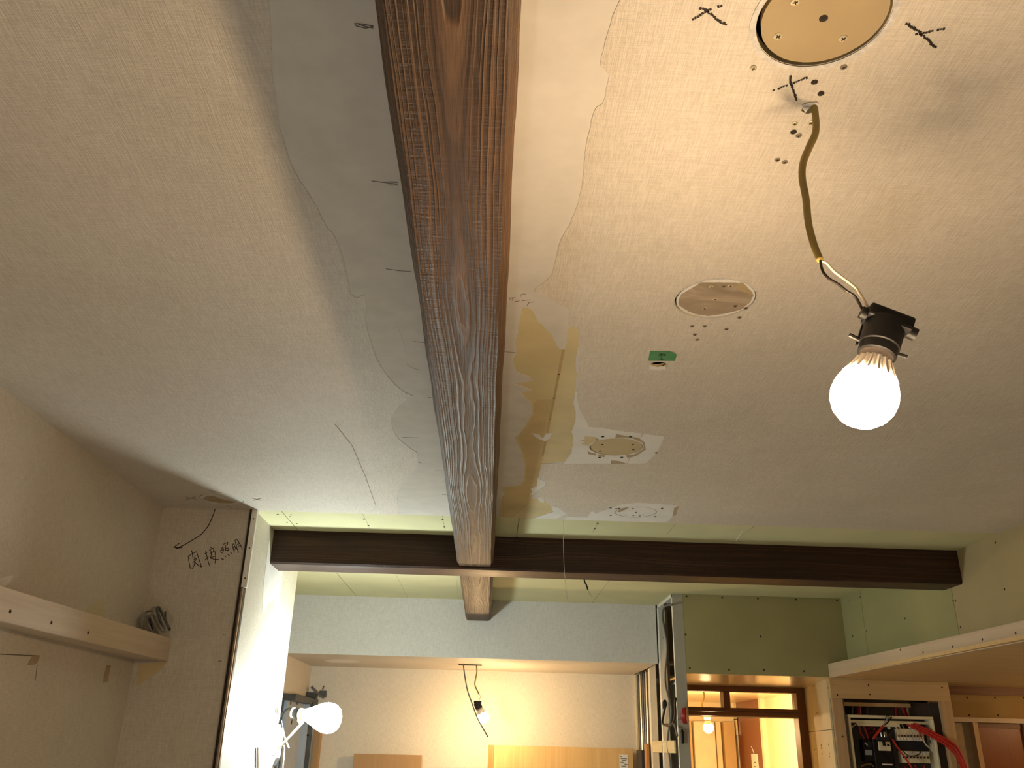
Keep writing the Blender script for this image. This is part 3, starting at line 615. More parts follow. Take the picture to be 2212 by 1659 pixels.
for u in (-17, -6, 7, 17):
    MB().obox(P(u, -abs(18-abs(u)*.35), 68), U*.0009, W*.0012, ax*.012).build('rib', 'black', s)
MB().obox(P(14, 0, 77), U*.006, W*.016, ax*.0022).build('clip', 'black', s, bevel=.0008)
cp = [(1757,222),(1761,245),(1762,285),(1748,318),(1735,352),(1733,385),(1741,430),(1746,480),(1757,525),(1772,563)]
cpts = [onY(*p, .7285-(.7285-PY)*i/9) for i, p in enumerate(cp)]; cpts[0] = V((top.x, top.y, HC+.012))
MB().tube(smooth_pts(cpts, 6), 0.0044, 12, 0, .8).build('cable', 'olive', pl, smooth=True)
MB().tube(smooth_pts([cpts[-1], onY(1777,585,PY-.002), onY(1790,601,PY-.003), onY(1812,615,PY-.003), onY(1828,628,PY-.002), onY(1848,642,PY), P(-22, -2, 87)], 6), .00135, 8).build('wire', 'blackw', pl, smooth=True)
MB().tube(smooth_pts([cpts[-1], onY(1785,568,PY+.003), onY(1802,586,PY+.004), onY(1826,604,PY+.004), onY(1848,621,PY+.003), onY(1857,634,PY+.002), P(-20, 3, 90)], 6), .00135, 8).build('wire', 'whitew', pl, smooth=True)
# --- clamp work light at the pillar end
cl_c = V((-.542, 3.13, 1.8225)); cb = V((-.634, 3.165, 1.833)); axc = (cb-cl_c).normalized()
ct = thing('clamp_lamp', (XP, 3.285, 1.70), 'glaring cool white work lamp clamped to the end of the pillar wall', 'lamp')
L = lambda pr: [(r*1e-3, t*1e-3) for r, t in pr]
MB().lathe(L([(.5,-50),(14,-49),(28,-45),(39,-38),(46,-27),(49,-13),(49,0),(46,14),(40,30),(33,46),(27,60),(23,70)]), cl_c, axc, 36).build('bulb', 'e_clamp', ct, smooth=True)
MB().lathe(L([(23,69),(22,78),(19,86),(17,92)]), cl_c, axc, 32).build('bulb_neck', 'heat', ct, smooth=True)
MB().lathe(L([(17,92),(19,94),(19,104),(15,106)]), cl_c, axc, 24).build('guard_ring', 'creamp', ct, smooth='auto')
so_ = MB().lathe(L([(15,105),(17,108),(17,124),(14,128)]), cl_c, axc, 24).build('socket', 'black', ct, smooth='auto')
MB().lathe(L([(16,126),(18,128),(18,134),(12,137)]), cl_c, axc, 24).build('socket_cap', 'creamp', so_, smooth='auto')
hold = cl_c+axc*.098
j = onY(652, 1562, 3.17); kn = onY(600, 1618, 3.28)
MB().tube([hold, hold+V((-.004, .01, -.022)), j], [.010, .011, .008], 12).build('swivel_joint', 'creamp', ct, smooth=True)
MB().tube([j, (j+kn)/2, kn], .0042, 10).build('arm', 'white', ct, smooth=True)
MB().tube([kn, onY(590,1628,3.27)], .0042, 10).build('arm_end', 'white', ct, smooth=True)
MB().bar(onY(606,1580,3.287), onY(598,1640,3.287), (.02, 0, 0), (0, .012, 0)).build('clamp_jaw', 'white', ct, bevel=.002)
MB().bar((XP+.004, 3.25, 1.70), (XP+.004, 3.27, 1.80), (.008, 0, 0), (0, .03, 0)).build('clamp_jaw', 'white', ct, bevel=.002)
MB().bar((XP+.006, 3.262, 1.665), (XP+.012, 3.30, 1.70), (.012, 0, 0), (0, .02, .0)).build('clamp_spring', 'steeld', ct, bevel=.002)
MB().tube([onY(614,1590,3.26), onY(624,1616,3.25)], .0030, 8).build('clamp_handle', 'greyl', ct, smooth=True)
cs = cl_c+axc*.136
MB().tube(smooth_pts([cs, onY(624,1530,3.2), onY(612,1540,3.22), onY(605,1557,3.25), onY(602,1580,3.28), onY(606,1605,3.30), onY(603,1660,3.30), (XP+.02, 3.31, 1.2)], 6), .0036, 8).build('cord', 'black', ct, smooth=True)
MB().tube(smooth_pts([onY(608,1556,3.26), onY(613,1580,3.25), onY(618,1602,3.25)], 4), .0016, 6).build('wire_tie', 'greyl', ct, smooth=True)
MB().bar(onY(607,1572,3.29), onY(612,1592,3.29), (.012, 0, 0), (0, .006, 0)).build('plastic_bag_tail', 'foil', ct)
MB().tube(smooth_pts([onY(613,1610,3.29), onY(613,1640,3.29), (XP+.03, 3.295, 1.4)], 3), .0022, 6).build('white_cord', 'white', ct, smooth=True)
# dark strap hanging on the pillar side
p0, p1 = onX(557,1614,XP+.006), onX(565,1665,XP+.006)
tag(MB().bar(p0, V((p1.x, p1.y, 1.55)), (0, .018, 0), (.004, 0, 0)).build('dark_strap', 'dkbrown'), 'short dark strip standing against the bright side of the pillar', 'strip')
# --- warm lamp hanging below the soffit
BY = 4.6
bd = onY(1044,1549,BY); bs = onY(1031,1521,BY); bax = (bs-bd).normalized()
bt = thing('soffit_lamp', tuple(onZ(1029,1436,ZS)), 'lit warm bulb hanging from the soffit by a thin pale cable', 'lamp')
led_bulb(bt, bd, bax, 1e-3, 'e_back', fins=False)
MB().lathe(L([(15,43),(18,45),(18,74),(12,78)]), bd, bax, 18).build('socket', 'black', bt, smooth='auto')
MB().obox(bd+bax*.078+V((.006, 0, 0)), (.019, 0, 0), (0, .009, 0), (0, 0, .007)).build('socket_cap', 'black', bt, bevel=.002)
MB().tube(smooth_pts([V((onZ(1029,1436,ZS).x, BY, ZS+.004)), onY(1030,1452,BY), onY(1027,1468,BY), onY(1026,1480,BY), onY(1032,1494,BY), onY(1035,1500,BY)], 6), .0034, 8).build('cable', 'olive', bt, smooth=True)
MB().tube(smooth_pts([onY(1034,1498,BY), onY(1038,1505,BY), bd+bax*.082+V((.01, 0, 0))], 5), .0018, 8).build('wire', 'whitew', bt, smooth=True)
tag(MB().tube(smooth_pts([V((onZ(1001,1436,ZS).x, 4.56, ZS+.004)), onY(1004,1460,4.55), onY(1010,1492,4.54), onY(1020,1520,4.53), onY(1032,1552,4.52), onY(1054,1592,4.50)], 6), .0032, 8).build('grey_cable', 'grey', smooth=True), 'loose grey cable curving down in front of the soffit lamp', 'cable')
# --- lamp in the lobby
LY = 6.2
ld = onY(1530,1572,LY); lrose = onY(1519,1491,LY); ZL = lrose.z
lt = thing('lobby_lamp', tuple(lrose), 'lit bulb hanging on a short cord in the lobby beyond the transom', 'lamp')
led_bulb(lt, ld, (-.05, 0, 1), 1.15e-3, 'e_lobby', fins=False)
MB().lathe(L([(19,48),(22,52),(24,80),(18,90)]), ld, (-.05, 0, 1), 20).build('socket', 'cream', lt, smooth='auto')
MB().lathe([(.05, 0), (.05, -.008)], (lrose.x, lrose.y, ZL), (0, 0, 1), 20).build('ceiling_rose', 'cream', lt)
MB().tube(smooth_pts([V((lrose.x, LY, ZL)), onY(1521,1505,LY), onY(1517,1522,LY), ld+V((-.02, 0, .09))], 5), .006, 8).build('cord', 'olive', lt, smooth=True)
# --- unseen lamp assumed under the low ceiling on the right, for its yellow glow
sd = V((2.78, 3.66, 1.965))
st = thing('assumed_side_lamp', (sd.x, sd.y, ZH), 'assumed unseen warm bulb hanging below the low ceiling on the right', 'lamp')
led_bulb(st, sd, (0, 0, 1), 1e-3, 'e_assumed_side', fins=False)
MB().lathe(L([(15,43),(18,45),(18,74),(12,78)]), sd, (0, 0, 1), 18).build('socket', 'black', st, smooth='auto')
MB().tube([sd+V((0, 0, .076)), V((sd.x, sd.y, ZH+.002))], .0034, 8).build('cable', 'olive', st, smooth=True)

# --- unseen fill lamp added below the frame to lift the near ceiling
fd = V((-.28, -.1, .82))
ft = thing('added_fill_lamp', (fd.x, fd.y, 0), 'added neutral fill lamp on a thin stand, unseen below the frame', 'lamp')
led_bulb(ft, fd, (0, 0, -1), 1e-3, 'e_fill', fins=False)
MB().lathe(L([(15,43),(18,45),(18,74),(12,78)]), fd, (0, 0, -1), 18).build('socket', 'black', ft, smooth='auto')
MB().tube([fd-V((0, 0, .076)), V((fd.x, fd.y, .02))], .008, 10).build('pole', 'steeld', ft, smooth=True)
MB().lathe([(.14, 0), (.14, .012), (.03, .03)], (fd.x, fd.y, 0), (0, 0, 1), 24).build('base', 'steeld', ft)

# ================================================================== SMALL THINGS ON THE CEILING
tl = cz([(1404,757),(1444,757),(1456,760),(1462,765),(1458,778),(1400.5,777.5)])
tape = MB().slab([tl], CEIL, .0014, .00175).build('masking_tape', 'tape'); tag(tape, 'piece of green masking tape with a black arrow beside a ragged hole', 'tape')
def tz(l): return cz([(1380+a/6.914, 580+b/6.9125) for a, b in l])
strokes('handwriting', [tz(l) for l in ([(300,1262),(385,1262)], [(290,1282),(330,1270),(410,1272)], [(335,1255),(320,1290),(300,1292)], [(345,1265),(350,1292),(318,1290)], [(370,1275),(375,1292)], [(390,1272),(385,1290),(400,1284)], [(335,1315),(335,1352)], [(305,1340),(335,1352),(375,1338)])], CEIL, .0011, 'ink', tape, .0002, .00175)
MB().slab([cz([(1444,757.5),(1456,760),(1462,765),(1455,765)])], CEIL, .00175, .0021).build('folded_corner', 'tape', tape)
tag(MB().tube(smooth_pts([V((.222, 2.59, HC)), onY(1217,1150,2.6), onY(1217,1180,2.6), onY(1219,1230,2.6), onY(1222,1265,2.6), onY(1226,1300,2.6)], 5), .0007, 6).build('thread', 'thread', smooth=True), 'thin white thread dangling from the ceiling in front of the dark cross beam', 'thread')
wt = thing('cable_end', tuple(onZ(1262,1251,HC)), 'stripped dark cable end dangling behind the cross beam', 'cable')
z0 = onZ(1262, 1246, 2.38)
wy = 3.05
MB().tube(smooth_pts([V((onY(1262,1240,wy).x, wy, HC)), onY(1262,1250,wy), onY(1266,1262,wy), onY(1270,1274,wy)], 4), .0028, 8).build('sheath', 'black', wt, smooth=True)
for a in ((1273,1292), (1279,1291), (1276,1284)): MB().tube([onY(1269,1272,wy), onY((1269+a[0])/2, (1272+a[1])/2, wy-.004), onY(*a, wy)], .0009, 6).build('wire', 'whitew', wt, smooth=True)
MB().tube([onY(1590,1168,YE+.1), onY(1606,1143,YE+.02)], .0008, 5).build('paper_fibre', 'thread', ceil)

# ================================================================== ALCOVE: STEEL PLATES
pt = thing('steel_plates', (-.96, 4.7, 0), 'grey steel column plates with bolt holes in the alcove', 'steel column')
a0, a1 = onX(622,1515,-.955).y, onX(655,1515,-.955).y
MB().box(-.975, -.955, a0, 4.80, .0, 1.925).build('plate', 'steelb', pt, bevel=.001)
MB().box(-.958, -.925, 4.80, 4.83, .0, 1.925).build('plate', 'steelb', pt, bevel=.001)
MB().box(-.972, -.905, 4.83, 4.85, .0, 1.925).build('plate_edge', 'steeld', pt)
MB().box(-1.010, -.91, a0-.05, 4.96, 1.925, 1.9545).build('head_channel', 'steeld', pt)
MB().box(-1.0, -.972, a0-.035, a0, 0, 1.955).build('side_channel', 'steeld', pt)
for px, py in ((628,1518),(642,1518),(631,1549),(630,1560)):
    q = onX(px, py, -.955); MB().tube([q-V((.004, 0, 0)), q+V((.0008, 0, 0))], .011, 10).build('bolt_hole', 'gap', pt)
for px, py in ((661,1519),(674,1519),(665,1588)):
    q = onY(px, py, 4.80); MB().tube([q+V((0, .004, 0)), q-V((0, .0008, 0))], .006, 10).build('bolt_hole', 'gap', pt)
MB().box(-.905, -.872, 4.90, 4.968, 0, 1.80).build('timber_batten', 'veneer_b', pt)
dk = thing('duct_stub', tuple(onY(665,1500,4.9)), 'dark bracket and bent strap above the steel plates', 'bracket')
MB().box(onY(655,1500,4.93).x, onY(684,1500,4.93).x, 4.90, 4.97, onY(660,1508,4.93).z, onY(660,1496,4.93).z).build('bracket', 'steeld', dk)
MB().tube(smooth_pts([onY(673,1484,4.9), onY(684,1495,4.9), onY(692,1502,4.9), onY(700,1508,4.9)], 4), [.008]*13, 8, 0, .4).build('strap', 'grey', dk, smooth=True)
MB().box(onY(690,1494,4.9).x, onY(704,1494,4.9).x, 4.9, 4.93, onY(696,1506,4.9).z, onY(696,1492,4.9).z).build('block', 'steeld', dk)
MB().tube([onY(697,1490,4.9), onY(700,1482,4.9)], .004, 6).build('bolt', 'steeld', dk)

# ================================================================== PLYWOOD SHEETS BY THE BACK WALL
a, b = onY(765,1627,4.93), onY(911,1632,4.93)
sh = tag(MB().box(a.x, b.x, 4.925, 4.945, 0, (a.z+b.z)/2).build('plywood_sheet', 'veneer_b', bevel=.001), 'narrow dull brown veneer sheet standing against the back wall', 'panel')
a, b, c = onY(1055,1608,4.88), onY(1067,1608,4.88), onY(1367,1618,4.88)
vt = thing('door_panel', ((a.x+c.x)/2, 4.88, 0), 'wide pale oak veneer panel with a paper label, leaning on the back wall', 'panel')
zt = (a.z+c.z)/2
MB().box(b.x, c.x, 4.88, 4.915, 0, zt).build('face', 'veneer', vt, bevel=.001)
MB().box(a.x, b.x, 4.875, 4.915, 0, zt).build('edge_strip', 'pine_edge', vt, bevel=.001)
p, q = onY(1338,1630,4.879), onY(1357,1662,4.879)
lb_ = MB().box(p.x, q.x, 4.8788, 4.8801, q.z, p.z).build('paper_label', 'label', vt)
for i, (u0, u1) in enumerate(((.1, .3), (.15, .9), (.3, .8), (.1, .5), (.55, .9), (.2, .75))):
    z = p.z-(p.z-q.z)*(.12+.13*i); w_ = q.x-p.x
    MB().box(p.x+w_*u0, p.x+w_*u1, 4.8783, 4.8789, z-.003, z).build('printed_line', 'steeld', lb_)

# ================================================================== OPEN STUD PARTITION
pr = thing('wall_partition', (XPT, YH, 0), 'open steel stud partition with cables between soffit and hall', None); pr['kind'] = 'structure'
X1 = .866
MB().box(XPT, X1, YH, YH+.0012, 0, 2.4).add([], []).build('end_plate', 'steelp', pr)                      # end of the partition, facing the room
MB().box(XPT, XPT+.0012, YH+.0012, YH+.02, 0, 2.398).build('stud_lip', 'white', pr)
MB().box(X1-.001, X1+.004, YH-.001, YH+.05, 0, 2.4).build('corner_bead', 'steelp', pr)
for y0, y1 in ((4.07, 4.215), (4.35, 4.50)):                                   # stud flanges and their bright lips
    MB().box(XPT, XPT+.0014, y0, y1, 0, 2.385).build('stud_flange', 'steelp', pr)
    MB().box(XPT-.003, XPT+.0014, y1, y1+.028, 0, 2.385 if y1 < 4.23 else 2.127).build('stud_lip', 'white', pr)
    MB().box(XPT+.0014, X1-.002, y1-.0012, y1, 0, 2.385).build('stud_web', 'steelp', pr)
MB().box(XPT, X1-.002, YH+.0012, YS+.75, 2.385, 2.4).build('head_track', 'white', pr)
MB().box(X1-.004, X1, YH+.0012, 4.55, 0, ZH-.012).build('lining_board', 'white', pr)
MB().box(X1-.012, X1-.004, YH+.0012, 4.30, 2.025, 2.035).build('fixing_rail', 'white', pr)
MB().box(X1-.004, X1, YH+.0012, 4.10, ZH-.012, ZH+.03).build('lining_top', 'plywood', pr)
MB().box(XPT+.01, X1, 4.50, 4.62, 0, 2.13).build('tan_stud', 'cream', pr)
for y in (4.66, 4.72, 4.78, 4.84, 4.90):
    MB().box(XPT+.004, XPT+.03, y, y+.022, 0, 2.127).build('chrome_stud', 'alu' if y in (4.66, 4.84) else 'steeld', pr, bevel=.004)
MB().box(X1+.01, X1+.02, 4.55, YB, 0, 2.13).build('dark_lining', 'insul', pr)
MB().box(XPT-.002, XPT+.006, 4.945, 4.969, 0, 2.127).build('edge_strip', 'cream', pr)
for y0, y1 in ((4.235, 4.468), (3.95, 4.198)):
    MB().box(XPT-.008, XPT-.0005, y0, y1, 1.737, 1.788).build('wood_block', 'block', pr, bevel=.001)
for px, py in ((1420,1470),(1426,1470)):
    q = onX(px, py, XPT+.001); MB().box(q.x-.002, q.x+.001, q.y-.012, q.y+.012, q.z-.010, q.z+.010).build('service_slot', 'gap', pr)
q = onX(1415,1532,XPT+.002); screw(onX(1433,1378,XPT), (-1, 0, 0), 'd', pr, 1.0)
# cables and oddments on the partition
def pcable(name, pts, x, r, m, label, extra=None):
    return tag(MB().tube(smooth_pts([onX(*p, x+(0 if extra is None else extra[i])) for i, p in enumerate(pts)], 6), r, 8).build(name, m, smooth=True), label, 'cable')
pcable('grey_cable', [(1452,1307),(1440,1308),(1432,1318),(1431,1335),(1436,1360),(1441,1390),(1440,1420),(1437,1450),(1438,1480),(1444,1505),(1449,1530),(1448,1560),(1444,1580),(1442,1610),(1447,1640),(1450,1680)], XPT-.006, .0042, 'grey', 'long grey cable running down inside the open partition studs')
lc = thing('looped_cable', tuple(onX(1445,1567,XPT-.004)), 'dark cable looped round in the open partition with taped ends', 'cable')
MB().tube(smooth_pts([onX(*p, XPT-.016) for p in ((1436,1516),(1436,1530),(1433,1545),(1431,1560),(1436,1566),(1446,1568),(1453,1563),(1458,1550),(1459,1535),(1458,1520),(1460,1509))], 6), .0050, 10).build('cable', 'blackw', lc, smooth=True)
MB().tube(smooth_pts([onX(*p, XPT-.016) for p in ((1454,1562),(1459,1572),(1463,1590))], 6), .0042, 10).build('cable_branch', 'grey', lc, smooth=True)
MB().tube([onX(1436,1512,XPT-.016), onX(1436,1520,XPT-.016), onX(1435,1530,XPT-.016)], [.006, .012, .008], 10).build('taped_end', 'black', lc, smooth=True)
rd = onY(1479,1546,YH-.02)
rt = thing('red_disc', tuple(rd), 'round red plastic cap on the end of the partition', 'cap')
MB().lathe([(.026, -.010), (.031, -.007), (.033, -.001), (.033, .007), (.029, .011)], rd, V((.93, -.37, 0)), 24).build('cap', 'redd', rt, smooth='auto')
MB().lathe([(.014, -.014), (.016, -.013), (.016, -.006)], rd, V((.93, -.37, 0)), 20).build('rim', 'redd', rt, smooth='auto')
mk = onY(1474,1592,YH-.006)
mt = thing('black_marker', tuple(mk-V((0, 0, .03))), 'small black torch clipped to the partition end below the red cap', 'torch')
MB().tube([mk-V((0, 0, .026)), mk+V((0, 0, .020))], .0068, 12).build('body', 'black', mt, smooth='auto')
MB().tube([mk+V((0, 0, .020)), mk+V((0, 0, .026)), mk+V((0, 0, .032))], [.0068, .0045, .003], 12).build('cap', 'black', mt, smooth='auto')
tag(MB().box(XPT-.014, XPT-.001, 4.60, 4.66, .0, 1.775).build('taped_batten', 'pine_edge'), 'timber batten with torn tape standing by the dark studs', 'batten')
tag(MB().box(.80, .818, 4.70, 4.86, 0, 1.745).build('dark_board', 'insul'), 'dark board edge beside the oak veneer panel', 'board')

# ================================================================== HALL OPENING, TRANSOM AND LOBBY
hc = box('ceiling_hall', 'gloss', (.866, 1.66, YH+.0125, 4.60, ZH-.0008, ZH+.011)); struct(hc, 'glossy cream hall ceiling below the olive header')
YT = 4.63
tf = thing('door_1', (1.2, YT, 0), 'brown timber transom frame with two glass panes in the hall', None); tf['kind'] = 'structure'
TX0, TX1 = .866, 1.624
zr = [onY(1600, y, YT).z for y in (1484, 1495, 1530, 1539, 1548)]
def rail(z0, z1, d=.0): return MB().box(TX0, TX1, YT-.03-d, YT+.04, z0, z1)
rail(zr[1], ZH+.001).build('top_rail', 'frame', tf, bevel=.002)
rail(zr[3]+.002, zr[2]).build('transom_rail', 'frame', tf, bevel=.002)
rail(zr[4], zr[3], .008).build('transom_rail', 'frame', tf, bevel=.002)
MB().box(1.213, 1.247, YT-.03, YT+.04, zr[2], zr[1]).build('mullion', 'frame_z', tf, bevel=.002)
MB().box(1.588, TX1+.03, YT-.035, YT+.045, 0, ZH+.001).build('jamb', 'frame_z', tf, bevel=.002)
MB().box(TX0, .90, YT-.035, YT+.045, 0, ZH).build('jamb', 'frame_z', tf, bevel=.002)
MB().box(.90, 1.588, YT-.005, YT-.001, zr[4]-.004, zr[4]-.001).build('door_track', 'cream', tf)
for x0, x1 in ((.90, 1.213), (1.247, 1.588)): MB().box(x0, x1, YT+.004, YT+.008, zr[2], zr[1]).build('pane', 'glass', tf)
# wall above and right of the transom
box('wall_transom', 'lobby', (.87, 2.9, YT+.041, YT+.06, ZH, 2.5)); struct(bpy.data.objects['wall_transom'], 'wall above the hall transom')
box('wall_hall_right', 'lobby', (1.66, 3.5, YT+.041, YT+.06, 0, ZH)); struct(bpy.data.objects['wall_hall_right'], 'wall beside the hall transom')
box('wall_hall_left', 'lobby', (.868, .90, YT+.041, YT+.06, 0, ZH)); struct(bpy.data.objects['wall_hall_left'], 'wall on the other side of the hall transom')
LXR, LYB = 2.16, 7.75
clb = box('ceiling_lobby', 'gloss', (.87, LXR+.1, YT+.06, LYB+.1, ZL, ZL+.02)); struct(clb, 'lobby ceiling with a bare bulb beyond the transom')
box('wall_lobby_right', 'lobby', (LXR, LXR+.1, YT+.06, LYB, 0, ZL+.01)); struct(bpy.data.objects['wall_lobby_right'], 'bright cream lobby wall with a reddish brown door')
box('wall_lobby_back', 'lobby', (.87, LXR, LYB, LYB+.1, 0, ZL+.01)); struct(bpy.data.objects['wall_lobby_back'], 'pale lobby end wall')
box('wall_lobby_left', 'lobby', (.87, .89, YT+.06, LYB, 0, ZL+.01)); struct(bpy.data.objects['wall_lobby_left'], 'lobby side wall behind the partition')
# lobby door leaf and its casing on the right wall
yd0, yd1 = onX(1648,1560,LXR-.01).y, onX(1597,1560,LXR-.01).y
ztop = onX(1640,1505,LXR-.01).z
ld_ = thing('door_2', (LXR, (yd0+yd1)/2, 0), 'reddish brown flush door in a cream casing in the lobby', None); ld_['kind'] = 'structure'
MB().box(LXR-.03, LXR+.005, yd0, yd1, 0, ztop).build('leaf', 'doorred', ld_, bevel=.001)
MB().box(LXR-.035, LXR+.005, yd0-.06, yd1+.10, ztop, ztop+.06).build('casing', 'cream', ld_)
MB().box(LXR-.035, LXR+.005, yd1, yd1+.12, 0, ztop).build('casing', 'cream', ld_)
MB().box(LXR-.035, LXR+.005, yd0-.05, yd0, 0, ztop).build('casing', 'cream', ld_)
hz_ = onX(1598,1560,LXR-.035)
MB().box(LXR-.05, LXR-.034, yd1-.03, yd1+.02, hz_.z-.10, hz_.z+.06).build('hinge', 'brass', ld_, bevel=.002)
MB().box(LXR-.05, LXR-.034, yd1-.035, yd1+.025, hz_.z+.02, hz_.z+.028).build('hinge_pin', 'steeld', ld_)
ta, tb = onX(1623,1628,LXR-.032), onX(1637,1640,LXR-.032)
tagp = thing('paper_tag', (LXR-.033, (ta.y+tb.y)/2, ta.z), 'white printed paper tag hanging on the reddish brown lobby door', 'tag')
MB().slab([[(tb.y, ta.z), (ta.y, ta.z), (ta.y+.02, ta.z-.45), (tb.y-.04, ta.z-.45)]], FX(LXR-.031, -1), 0, .003).build('sheet', 'label', tagp)
MB().tube([V((LXR-.032, (ta.y+tb.y)/2, ta.z)), V((LXR-.034, (ta.y+tb.y)/2+.02, ta.z+.03)), V((LXR-.034, (ta.y+tb.y)/2+.05, ta.z+.05))], .01, 6, 0, .4).build('string', 'label', tagp)
for i in range(6):
    z = ta.z-.06-.03*i; MB().box(LXR-.0355, LXR-.0335, (ta.y+tb.y)/2-.03, (ta.y+tb.y)/2+.03*(1 if i % 2 else .5), z-.006, z).build('printed_line', 'steeld', tagp)
# lobby back: tall built-in panels
cabp = [(1484,1497,'lobbytan'), (1497,1545,'cream'), (1546,1560,'lobby'), (1561,1588,'lobbytan')]
for i, (x0, x1, m) in enumerate(cabp):
    a, b = onY(x0,1580,LYB-.05), onY(x1,1580,LYB-.05)
    MB().box(a.x, b.x-.012, LYB-.06-.03*(i % 2), LYB, 0, 1.98).build('tall_panel', m, bpy.data.objects['wall_lobby_back'], bevel=.003)
# white lampholder cowl next to the lobby cord
# ---- column with the distribution board
XC0, XC1, YC, ZC = 1.534, 2.072, 4.0, 2.0485
cside = MB().hexa([(XC0, YC+.004, 0), (1.64, 4.60, 0), (1.70, 4.60, 0), (XC0+.06, YC+.004, 0), (XC0, YC+.004, ZH), (1.64, 4.60, ZH), (1.70, 4.60, ZH), (XC0+.06, YC+.004, ZH)])
ws = cside.build('wall_column', 'concrete'); struct(ws, 'boarded side of the switchboard column beside the hall')
dn = V((1.64-XC0, 4.60-YC, 0)).normalized(); nn = V((-dn.y, dn.x, 0))
for z0, z1 in ((0, 1.848), (1.8505, ZH)):
    p, q = V((XC0, YC+.004, (z0+z1)/2)), V((1.64, 4.598, (z0+z1)/2))
    MB().bar(p+nn*.004, q+nn*.004, nn*.008, V((0, 0, z1-z0))).build('plasterboard', 'board_b', ws)
def sidept(px, py):
    d = ray(px, py); o = V((XC0, YC+.004, 0))+nn*.008; return CAM+d*((o-CAM).dot(nn)/d.dot(nn))
for px, py in ((1757,1482),(1789,1486),(1765,1540),(1774,1610),(1790,1608),(1774,1616),(1760,1620),(1776,1628),(1792,1628),(1792,1634)): screw(sidept(px, py), nn, 'd', ws, 1.0)
fp = ws
MB().box(XC0, XC1, YC-.012, YC+.02, 1.979, ZC+.011).build('top_board', 'plywood', fp, bevel=.001)
MB().box(XC0+.002, 1.584, YC-.010, YC+.02, 0, 1.979).build('upright_board', 'plywood_z', fp, bevel=.001)
MB().box(2.027, XC1+.001, YC-.011, YC+.02, 0, 1.979).build('upright_board', 'plywood_z', fp, bevel=.001)
MB().box(1.584, 1.92, YC+.06, YC+.09, 1.952, 1.968).build('inner_batten', 'plywood', fp)
MB().box(1.584, 1.606, YC+.05, YC+.09, 0, 1.95).build('inner_batten', 'frame_z', fp)
for px, py, k_ in ((1801,1479,'z'),(1876,1480,'d'),(1957,1482,'z'),(2035,1485,'d'),(1809,1501,'d'),(1879,1500,'d'),(1957,1503,'z'),(1820,1591,'d')): screw(onY(px, py, YC-.0125), (0, -1, 0), k_, fp, .9)
box('wall_switchboard', 'insul', (1.60, 2.1, YC+.25, YC+.27, 0, ZH)); struct(bpy.data.objects['wall_switchboard'], 'dark back of the switchboard recess')
box('dark_sheet', 'insul', (1.99, 2.06, YC+.021, YC+.03, 0, 1.975), ws); box('dark_sheet', 'insul', (1.925, 2.06, YC+.085, YC+.095, 1.7, 1.975), ws)
ZB0 = 1.40
eb = thing('switchboard', (1.796, YC, ZB0), 'open cream switchboard box full of breakers and wires', 'switchboard')
ex0, ex1, ez1 = 1.605, 1.987, 1.913
def ep(px, py, y=YC+.03): return onY(px, py, y)
for nm, b in (('case_rim', (ex0, ex1, ez1-.012, ez1)), ('case_rim', (ex0, ex0+.010, ZB0, ez1-.012)), ('case_rim', (ex1-.010, ex1, ZB0, ez1-.012)), ('case_rim', (ex0+.01, ex1-.01, ZB0, ZB0+.012))):
    MB().box(b[0], b[1], YC+.002, YC+.075, b[2], b[3]).build(nm, 'creamp', eb, bevel=.002)
MB().box(ex0, ex1, YC+.075, YC+.08, ZB0, ez1).build('case_back', 'insul', eb)
for x0, x1, z0, z1 in ((ex0+.01, ex1-.01, ez1-.032, ez1-.020), (ex0+.05, ex0+.24, ez1-.045, ez1-.032), (ex1-.10, ex1-.05, ez1-.05, ez1-.032), (ex1-.055, ex1-.040, ez1-.09, ez1-.045)):
    MB().box(x0, x1, YC+.03, YC+.045, z0, z1).build('case_flange', 'creamp', eb, bevel=.002)
MB().bar(V((ex0+.012, YC+.035, ez1-.06)), V((ex0+.06, YC+.035, ez1-.025)), (0, .012, 0), (.008, 0, .008)).build('case_flange', 'creamp', eb)
def epbox(nm, m, x0, y0, x1, y1, yf, dep, parent, bev=.0015):
    a, b = onY((x0+x1)/2, y0, yf), onY((x0+x1)/2, y1, yf); c, d = onY(x0, (y0+y1)/2, yf), onY(x1, (y0+y1)/2, yf)
    return MB().box(c.x, d.x, yf, yf+dep, b.z, a.z).build(nm, m, parent, bevel=bev)
m1 = epbox('meter_unit', 'black', 1866, 1598, 1889, 1645, YC+.03, .045, eb); epbox('meter_label', 'labelg', 1869, 1620, 1884, 1631, YC+.029, .003, m1, 0); epbox('meter_button', 'navy', 1872, 1602, 1883, 1614, YC+.028, .004, m1, 0)
m2 = epbox('main_breaker', 'black', 1890, 1594, 1929, 1672, YC+.02, .055, eb); fc = epbox('breaker_face', 'creamp', 1898, 1602, 1924, 1622, YC+.016, .006, m2); epbox('toggle', 'black', 1908, 1602, 1913, 1611, YC+.008, .01, m2, .0005); epbox('test_button', 'black', 1917, 1608, 1922, 1612, YC+.013, .004, m2, 0); epbox('rating_label', 'label', 1906, 1650, 1928, 1653, YC+.018, .003, m2, 0)
epbox('breaker_cap', 'navy', 1893, 1592, 1920, 1599, YC+.012, .03, m2)
epbox('busbar', 'alu', 1910, 1581, 1916, 1594, YC+.03, .004, eb, .0005); epbox('busbar', 'alu', 1903, 1582, 1906, 1592, YC+.03, .004, eb, .0005); epbox('busbar', 'steeld', 1918, 1584, 1926, 1596, YC+.035, .004, eb, .0005)
epbox('centre_duct', 'navy', 1941, 1601, 2003, 1621, YC+.045, .03, eb)
epbox('side_duct', 'insul', 1928, 1575, 1938, 1659, YC+.05, .02, eb)
